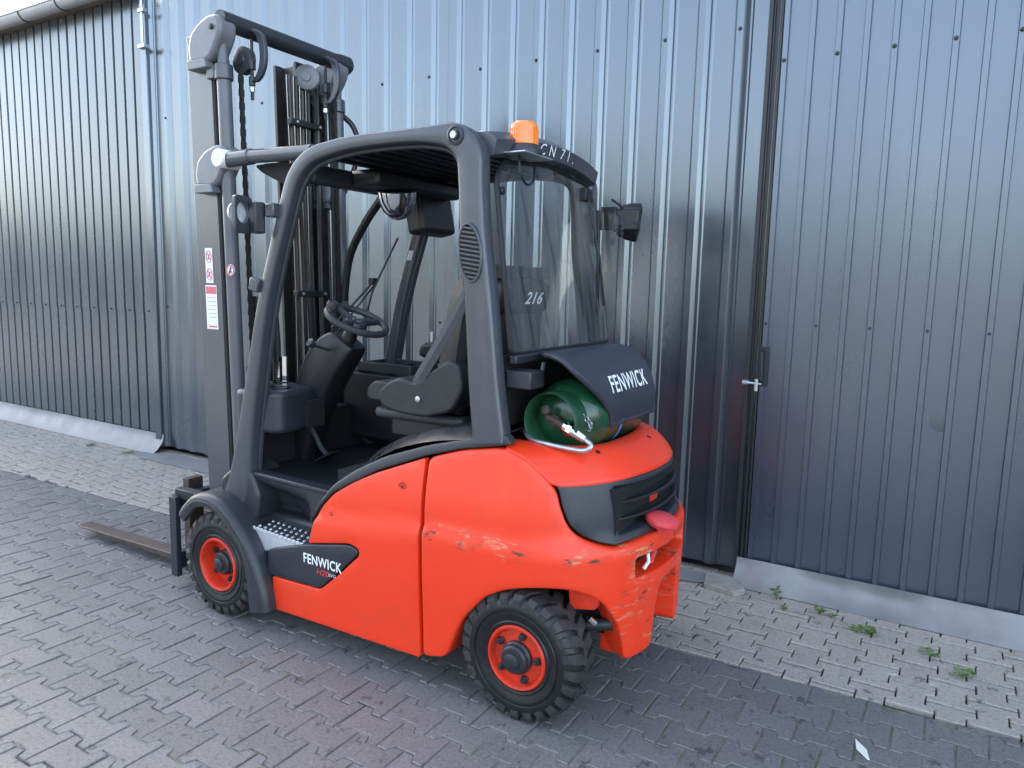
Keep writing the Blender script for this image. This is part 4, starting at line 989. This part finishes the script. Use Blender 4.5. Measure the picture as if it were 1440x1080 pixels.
# --- mast, leaning slightly forward
LEAN = .030
def mx(x, z): return x+LEAN*(z-1.0)
def rail(mb, x0, x1, ya, yb, z0, z1):
    P_ = [(x0, ya), (x1, ya), (x1, yb), (x0, yb)]
    mb.add([(mx(x, z0), y, z0) for x, y in P_]+[(mx(x, z1), y, z1) for x, y in P_], [(0, 3, 2, 1), (4, 5, 6, 7), (0, 1, 5, 4), (1, 2, 6, 5), (2, 3, 7, 6), (3, 0, 4, 7)])
def leaning(mb, x, y, z0, z1, r, n=14): mb.tube([(mx(x, z0), y, z0), (mx(x, z1), y, z1)], r, n)
for sg in (1, -1):
    m1 = MB(); rail(m1, 1.70, 1.862, .335*sg, .350*sg, .10, 2.575); m1.build('outer_rail', 'mast', T, bevel=.003)
    m1 = MB(); rail(m1, 1.70, 1.725, .272*sg, .333*sg, .10, 2.56); rail(m1, 1.84, 1.862, .272*sg, .333*sg, .10, 2.56); m1.build('outer_rail_flange', 'mastd', T, bevel=.003)
    m1 = MB(); rail(m1, 1.76, 1.93, .255*sg, .268*sg, .12, 2.60 if sg < 0 else 2.50); rail(m1, 1.76, 1.782, .20*sg, .253*sg, .12, 2.60 if sg < 0 else 2.50); rail(m1, 1.91, 1.93, .20*sg, .253*sg, .12, 2.60 if sg < 0 else 2.50); m1.build('inner_rail', 'mastd', T, bevel=.003)
    m1 = MB(); leaning(m1, 1.622, .345*sg, .25, 2.36, .031, 20); cyl = m1.build('lift_cylinder', 'rod', T)
    m1 = MB(); leaning(m1, 1.672, .352*sg, .25, 2.50, .010, 8); m1.build('rail_gap_shadow', 'void', T)  # black strip standing in for the shadow line between rail and cylinder
    m1 = MB(); leaning(m1, 1.622, .345*sg, 2.36, 2.58, .024, 18); m1.build('piston_rod', 'rod', T)
    m1 = MB(); leaning(m1, 1.622, .345*sg, 2.36, 2.425, .040, 22); m1.box((mx(1.668, 2.39), .36*sg, 2.392), (.05, .045, .055)); m1.build('cylinder_clamp', 'grey', T, bevel=.004)
    # chain: alternating links
    ch = MB()
    for k in range(66):
        z = .55+k*.0285; ch.box((mx(1.585, z), .285*sg, z), (.014 if k % 2 else .009, .016 if k % 2 else .026, .031))
        ch.tube([(mx(1.585, z)-.008, .285*sg, z), (mx(1.585, z)+.008, .285*sg, z)], .006, 6)
    ch.build('lift_chain', 'chain', T, smooth=False)
    # cast covers: crosshead and tilt bearing
    cps = [(-.165, -.095), (-.175, -.03), (-.155, .03), (-.10, .07), (-.03, .092), (.03, .088), (.052, .05), (.045, .005), (.02, -.035), (-.01, -.075), (-.04, -.098)]
    for nm, bx_, bz_, sc_ in (('crosshead_cover', 1.625, 2.535, 1.0), ('tilt_bearing_cover', 1.625, 1.995, .95)):
        ol = rpoly([(mx(bx_, bz_)-a*sc_, bz_+b*sc_) for a, b in cps], .02)
        o = MB().prism(ol, xz(.30*sg), xz(.395*sg)).build(nm, 'coverg', T, bevel=.02, seg=3)
        rid = [(-.168, -.062), (-.13, -.02), (-.06, .01), (.01, .02)]
        low = rpoly([(mx(bx_, bz_)-a*sc_, bz_+b*sc_) for a, b in [(-.170, -.125), (-.172, -.085), (-.05, -.085), (-.035, -.125)]], .008)
        MB().prism(low, xz(.31*sg), xz(.402*sg)).build('cover_foot', 'coverg', o, bevel=.006)
    MB().lathe([(.012, 0), (.012, .008), (.004, .010)], (mx(1.625, 2.56), .396*sg, 2.572), (0, sg, 0), 12).build('cover_bolt', 'dark', T)
    # tilt cylinder over the roof and its pivot
    MB().lathe([(.040, -.10), (.040, 0), (.036, .006), (.016, .006), (.015, .002), (.010, .002), (.009, .007), (.001, .008)], (1.615, .425*sg, 2.015), (0, sg, 0), 30).build('tilt_pivot', 'white' if sg > 0 else 'grey', T)
    MB().tube([(1.60, .385*sg, 2.012), (1.44, .392*sg, 2.014), (1.435, .392*sg, 2.014), (1.05, .41*sg, 2.005)], [.034, .034, .029, .029], 18).build('tilt_cylinder', 'grey', T)
    MB().prism(rpoly([(1.47, 1.985), (1.43, 1.955), (1.30, 1.90), (1.10, 1.88), (1.10, 1.97), (1.35, 1.99)], .02), xz(.33*sg), xz(.35*sg)).build('tilt_bracket', 'void', T, bevel=.004)
    # hook-shaped chain anchor hanging from the crosshead
    arc = spline([Vector(p) for p in [(1.62, 2.60), (1.565, 2.57), (1.545, 2.50), (1.55, 2.44), (1.575, 2.395), (1.605, 2.375)]], 5)
    MB().grid([[(p.x-.02*(1 if k in (0, 3) else -1)*.9, (.235 if k < 2 else .215)*sg, p.y) for k in range(4)] for p in arc], True, True).build('chain_anchor', 'grey', T, bevel=.003)
    m1 = MB(); m1.tube([(1.625, .225*sg, 2.56), (1.625, .225*sg, 2.30)], .008, 8); m1.tube([(1.625, .225*sg, 2.47), (1.625, .225*sg, 2.43)], .017, 10); m1.tube([(1.625, .225*sg, 2.40), (1.625, .225*sg, 2.36)], .014, 6); m1.build('anchor_bolt', 'dark', T)
    m1 = MB().tube([(1.625, .225*sg, 2.355), (1.625, .225*sg, 2.335)], .012, 6); m1.build('anchor_nut', 'steel', T)
    MB().lathe([(.055, -.018), (.060, -.016), (.060, -.010), (.052, -.006), (.052, .006), (.060, .010), (.060, .016), (.055, .018), (.022, .018), (.02, .024), (.001, .024)], (1.675, .225, 2.475) if sg > 0 else (1.70, -.175, 2.50), (-.62, .78, 0) if sg < 0 else (0, 1, 0), 28).build('chain_pulley', 'coverg' if sg < 0 else 'grey', T)
MB().tube([(1.665, .36, 2.612), (1.665, -.40, 2.612)], .040, 20).build('crosshead_tube', 'greyd', T)
MB().lathe([(.043, -.03), (.046, 0), (.046, .05), (.03, .07), (.001, .072)], (1.665, -.37, 2.612), (0, -1, 0), 20).build('tube_end', 'greyd', T)
for z in (.30, .75, 1.52, 2.05):
    MB().box((mx(1.86, z), 0, z), (.035, .66, .11)).build('mast_crossbeam', 'mastd', T, bevel=.006) if z < 1.0 else None
# hoses and pipes on the right rail, with clamps
for k, (y, x) in enumerate([(-.10, 1.70), (-.135, 1.69), (-.165, 1.685), (-.195, 1.68), (-.235, 1.66), (-.30, 1.625)]):
    m1 = MB(); m1.tube([(mx(x, z), y+.006*math.sin(z*3+k), z) for z in [.5+.1*i for i in range(21)]], .012 if k < 5 else .016, 8); m1.build('hydraulic_hose', 'black' if k % 2 else 'mastd', T)
for z in (1.43, 2.27):
    m1 = MB().box((1.66+LEAN*(z-1), -.16, z), (.03, .21, .03)); c_ = m1.build('hose_clamp', 'black', T, bevel=.003)
    m1 = MB(); m1.lathe([(.008, 0), (.008, .008), (.003, .01)], (1.644+LEAN*(z-1), -.09, z), (-1, 0, 0), 8); m1.lathe([(.008, 0), (.008, .008), (.003, .01)], (1.644+LEAN*(z-1), -.24, z), (-1, 0, 0), 8); m1.build('clamp_screw', 'steel', c_)
MB().tube([tuple(p) for p in spline([Vector(q) for q in [(1.66, -.36, 2.36), (1.60, -.39, 2.30), (1.57, -.40, 2.20), (1.60, -.39, 2.06), (1.66, -.36, 1.98)]], 6)], .014, 8).build('loop_hose', 'black', T)
MB().tube([tuple(p) for p in spline([Vector(q) for q in [(1.12, -.12, 1.94), (1.20, -.17, 1.90), (1.36, -.22, 1.78), (1.50, -.26, 1.62), (1.56, -.28, 1.40)]], 6)], .020, 10).build('feed_hose', 'black', T)
m1 = MB(); m1.tube([(1.10, -.10, 1.945), (1.17, -.145, 1.915)], .024, 8); m1.tube([(1.09, -.13, 1.95), (1.13, -.08, 1.95)], .018, 8); m1.build('hose_fitting', 'steel', T)
# lift valve group behind the left front pillar
m1 = MB(); m1.tube([(1.60, .22, .95), (1.60, .22, 1.42)], .045, 16); m1.tube([(1.585, .28, .75), (1.585, .28, 1.10)], .035, 12); m1.tube([(1.56, .17, .85), (1.57, .16, 1.2), (1.60, .15, 1.4)], .018, 8); m1.build('free_lift_cylinder', 'black', T)
for q0, q1, r_ in (((1.60, .22, 1.30), (1.60, .22, 1.345), .050), ((1.52, .16, 1.02), (1.52, .16, 1.14), .018), ((1.52, .20, 1.03), (1.52, .20, 1.12), .016)): MB().tube([q0, q1], r_, 12 if r_ > .03 else 6).build('hydraulic_fitting', 'chrome', T)
MB().tube([(1.55, .27, 1.13), (1.55, .22, 1.15)], .02, 8).build('hydraulic_fitting', 'chrome', T)
m1 = MB()
for k in range(3): m1.tube([tuple(p) for p in spline([Vector(q) for q in [(1.52, .16+.04*k, 1.03), (1.50, .18+.04*k, .92), (1.55, .24+.03*k, .80), (1.60, .25, .60)]], 5)], .012, 8)
m1.build('hydraulic_hose', 'black', T)
# warning labels on the mast rail
def label_plate(nm, x0, x1, z0, z1, m, e=0., y=.3515):
    return MB().add([(mx(x0, z0), y+e, z0), (mx(x1, z0), y+e, z0), (mx(x1, z1), y+e, z1), (mx(x0, z1), y+e, z1)], [(0, 1, 2, 3)]).build(nm, m, T, smooth=False)
label_plate('warning_label', 1.752, 1.804, 1.475, 1.635, 'sticker'); label_plate('warning_label', 1.733, 1.813, 1.262, 1.465, 'sticker')
label_plate('label_header', 1.737, 1.809, 1.425, 1.459, 'srose', .0008)
label_plate('label_footer', 1.74, 1.80, 1.270, 1.278, 'srose', .0008)
for k in range(6): label_plate('label_line', 1.742, 1.80-.006*(k % 3), 1.405-.018*k, 1.409-.018*k, 'gutter', .0008)
for zc_ in (1.595, 1.515):
    m1 = MB(); m1.tube([(mx(1.778+.018*math.cos(a), zc_), .3523, zc_+.027*math.sin(a)) for a in [2*PI*k/20 for k in range(21)]], .002, 4, False); m1.tube([(mx(1.765, zc_), .3523, zc_-.018), (mx(1.79, zc_), .3523, zc_+.018)], .002, 4); m1.tube([(mx(1.785, zc_), .3523, zc_-.012), (mx(1.772, zc_), .3523, zc_+.012)], .003, 4); m1.build('label_pictogram', 'srose', T)
m1 = MB().lathe([(.026, 0), (.026, .001), (.001, .0012)], (1.612, .3765, 1.535), (-.1, 1, 0), 22); rl = m1.build('round_label', 'sticker', T)
m1 = MB(); m1.tube([(1.612+.022*math.cos(a), .3785+.002*math.cos(a), 1.535+.022*math.sin(a)) for a in [2*PI*k/20 for k in range(21)]], .003, 4, False); m1.build('label_ring', 'srose', rl)
m1 = MB(); m1.tube([(1.62, .379, 1.52), (1.606, .379, 1.55)], .003, 4); m1.tube([(1.604, .379, 1.524), (1.616, .379, 1.535)], .0025, 4); m1.build('label_figure', 'dark', rl)
# --- fork carriage and forks
cg = MB(); cg.box((2.0, 0, .405), (.045, .90, .085)); cg.box((2.0, 0, .115), (.045, .90, .085))
car = cg.build('fork_carriage', 'greyd', T, bevel=.005)
for sg in (1, -1):
    MB().box((1.985, .445*sg, .245), (.05, .028, .40)).build('carriage_side', 'greyd', car, bevel=.004)
    MB().box((1.955, .22*sg, .27), (.04, .05, .42)).build('carriage_upright', 'dark', car)
    MB().box((1.93, .40*sg, .452), (.16, .05, .05)).build('carriage_stop', 'dark', car, bevel=.004)
    fk = [(2.03, .50), (2.075, .50), (2.075, .095), (2.10, .080), (3.08, .058), (3.08, .050), (2.09, .040), (2.045, .045), (2.03, .07)]
    MB().prism(fk, xz(.25*sg), xz(.335*sg)).build('fork', 'rust', T, bevel=.006)
MB().box((1.78, .30, .55), (.09, .09, .12)).build('mast_bearing', 'dark', T, bevel=.01)

# ------------------------------------------------------------------ gas bottle lying on the forklift
bc_ = Vector((-.012, 0, 1.032))
gb = thing('gas_bottle', 'dark green gas bottle lying under the cover at the forklift stern', 'gas bottle', (bc_.x, 0, .878))
RB = .140
prof = [(.001, .285), (.045, .282), (.085, .268), (.113, .244), (.131, .21), (.139, .175), (RB, .14), (RB, .055), (RB+.002, .05), (RB+.002, .03), (RB, .025), (RB, -.14), (.139, -.20), (.130, -.245), (.10, -.28), (.06, -.305), (.001, -.31)]
o1 = MB().lathe(prof, bc_, (0, 1, 0), 40).build('bottle_body', 'greent', gb, ang=60)
shd = MB()
n = 40; rows = []
for k in range(n+1):
    a = -2.45+k/n*4.9+.9; rows.append([(bc_.x+math.cos(a)*r, h, bc_.z+math.sin(a)*r) for r, h in ((.100, .235), (.103, .30), (.104, .345), (.100, .352), (.096, .345), (.095, .30), (.094, .235))])
o2 = shd.grid(rows).build('valve_collar', 'greent2', gb, ang=40)
vl = MB(); vl.tube([(bc_.x, .27, bc_.z), (bc_.x, .315, bc_.z)], .020, 12); vl.tube([(bc_.x+.03, .312, bc_.z+.012), (bc_.x-.055, .318, bc_.z-.02)], .014, 10); o3 = vl.build('valve', 'rust', gb)
vh = MB(); vh.lathe([(.016, 0), (.018, .006), (.016, .016), (.001, .018)], (bc_.x+.022, .322, bc_.z+.035), (.1, 1, .3), 14); o5 = vh.build('valve_handwheel', 'rust', gb)
fit = MB(); fit.tube([(bc_.x-.045, .318, bc_.z-.015), (bc_.x-.085, .325, bc_.z-.03), (bc_.x-.125, .322, bc_.z-.05)], [.019, .017, .012], 10); fit.tube([(bc_.x-.06, .32, bc_.z-.02), (bc_.x-.075, .32, bc_.z-.026)], .024, 6); o4 = fit.build('hose_coupling', 'chrome', gb)
o6 = MB().grid([[(bc_.x+math.cos(a)*(RB+.003), y, bc_.z+math.sin(a)*(RB+.003)) for y in (.045, .022)] for a in [PI*.5+PI*1.0*k/20 for k in range(21)]]).build('blue_band', 'blue', gb)
ch = MB(); 
for k in range(9):
    t = k/8; c = Vector((bc_.x-.085-.03*math.sin(t*PI), .285-.05*t+.0, bc_.z+.03-.075*t)); ch.tube([tuple(c+Vector((.006*math.cos(a), .004*math.sin(a) if k % 2 else 0, .009*math.sin(a)))) for a in [2*PI*j/8 for j in range(9)]], .0018, 5, False)
o7 = ch.build('cap_chain', 'steel', gb)
local(gb, o1, o2, o3, o4, o5, o6, o7)
hs = spline([Vector(q) for q in [(bc_.x-.125, .322, bc_.z-.05), (-.168, .335, .967), (-.150, .35, .950), (-.09, .358, .951), (-.02, .36, .956), (.05, .352, .962), (.085, .335, .975), (.11, .30, .985)]], 7)
MB().tube([tuple(p) for p in hs], .0085, 10).build('gas_hose', 'steel', T)
st_ = MB(); st_.box((bc_.x-.02, -.05, .885), (.20, .05, .02)); st_.build('bottle_cradle', 'black', T)
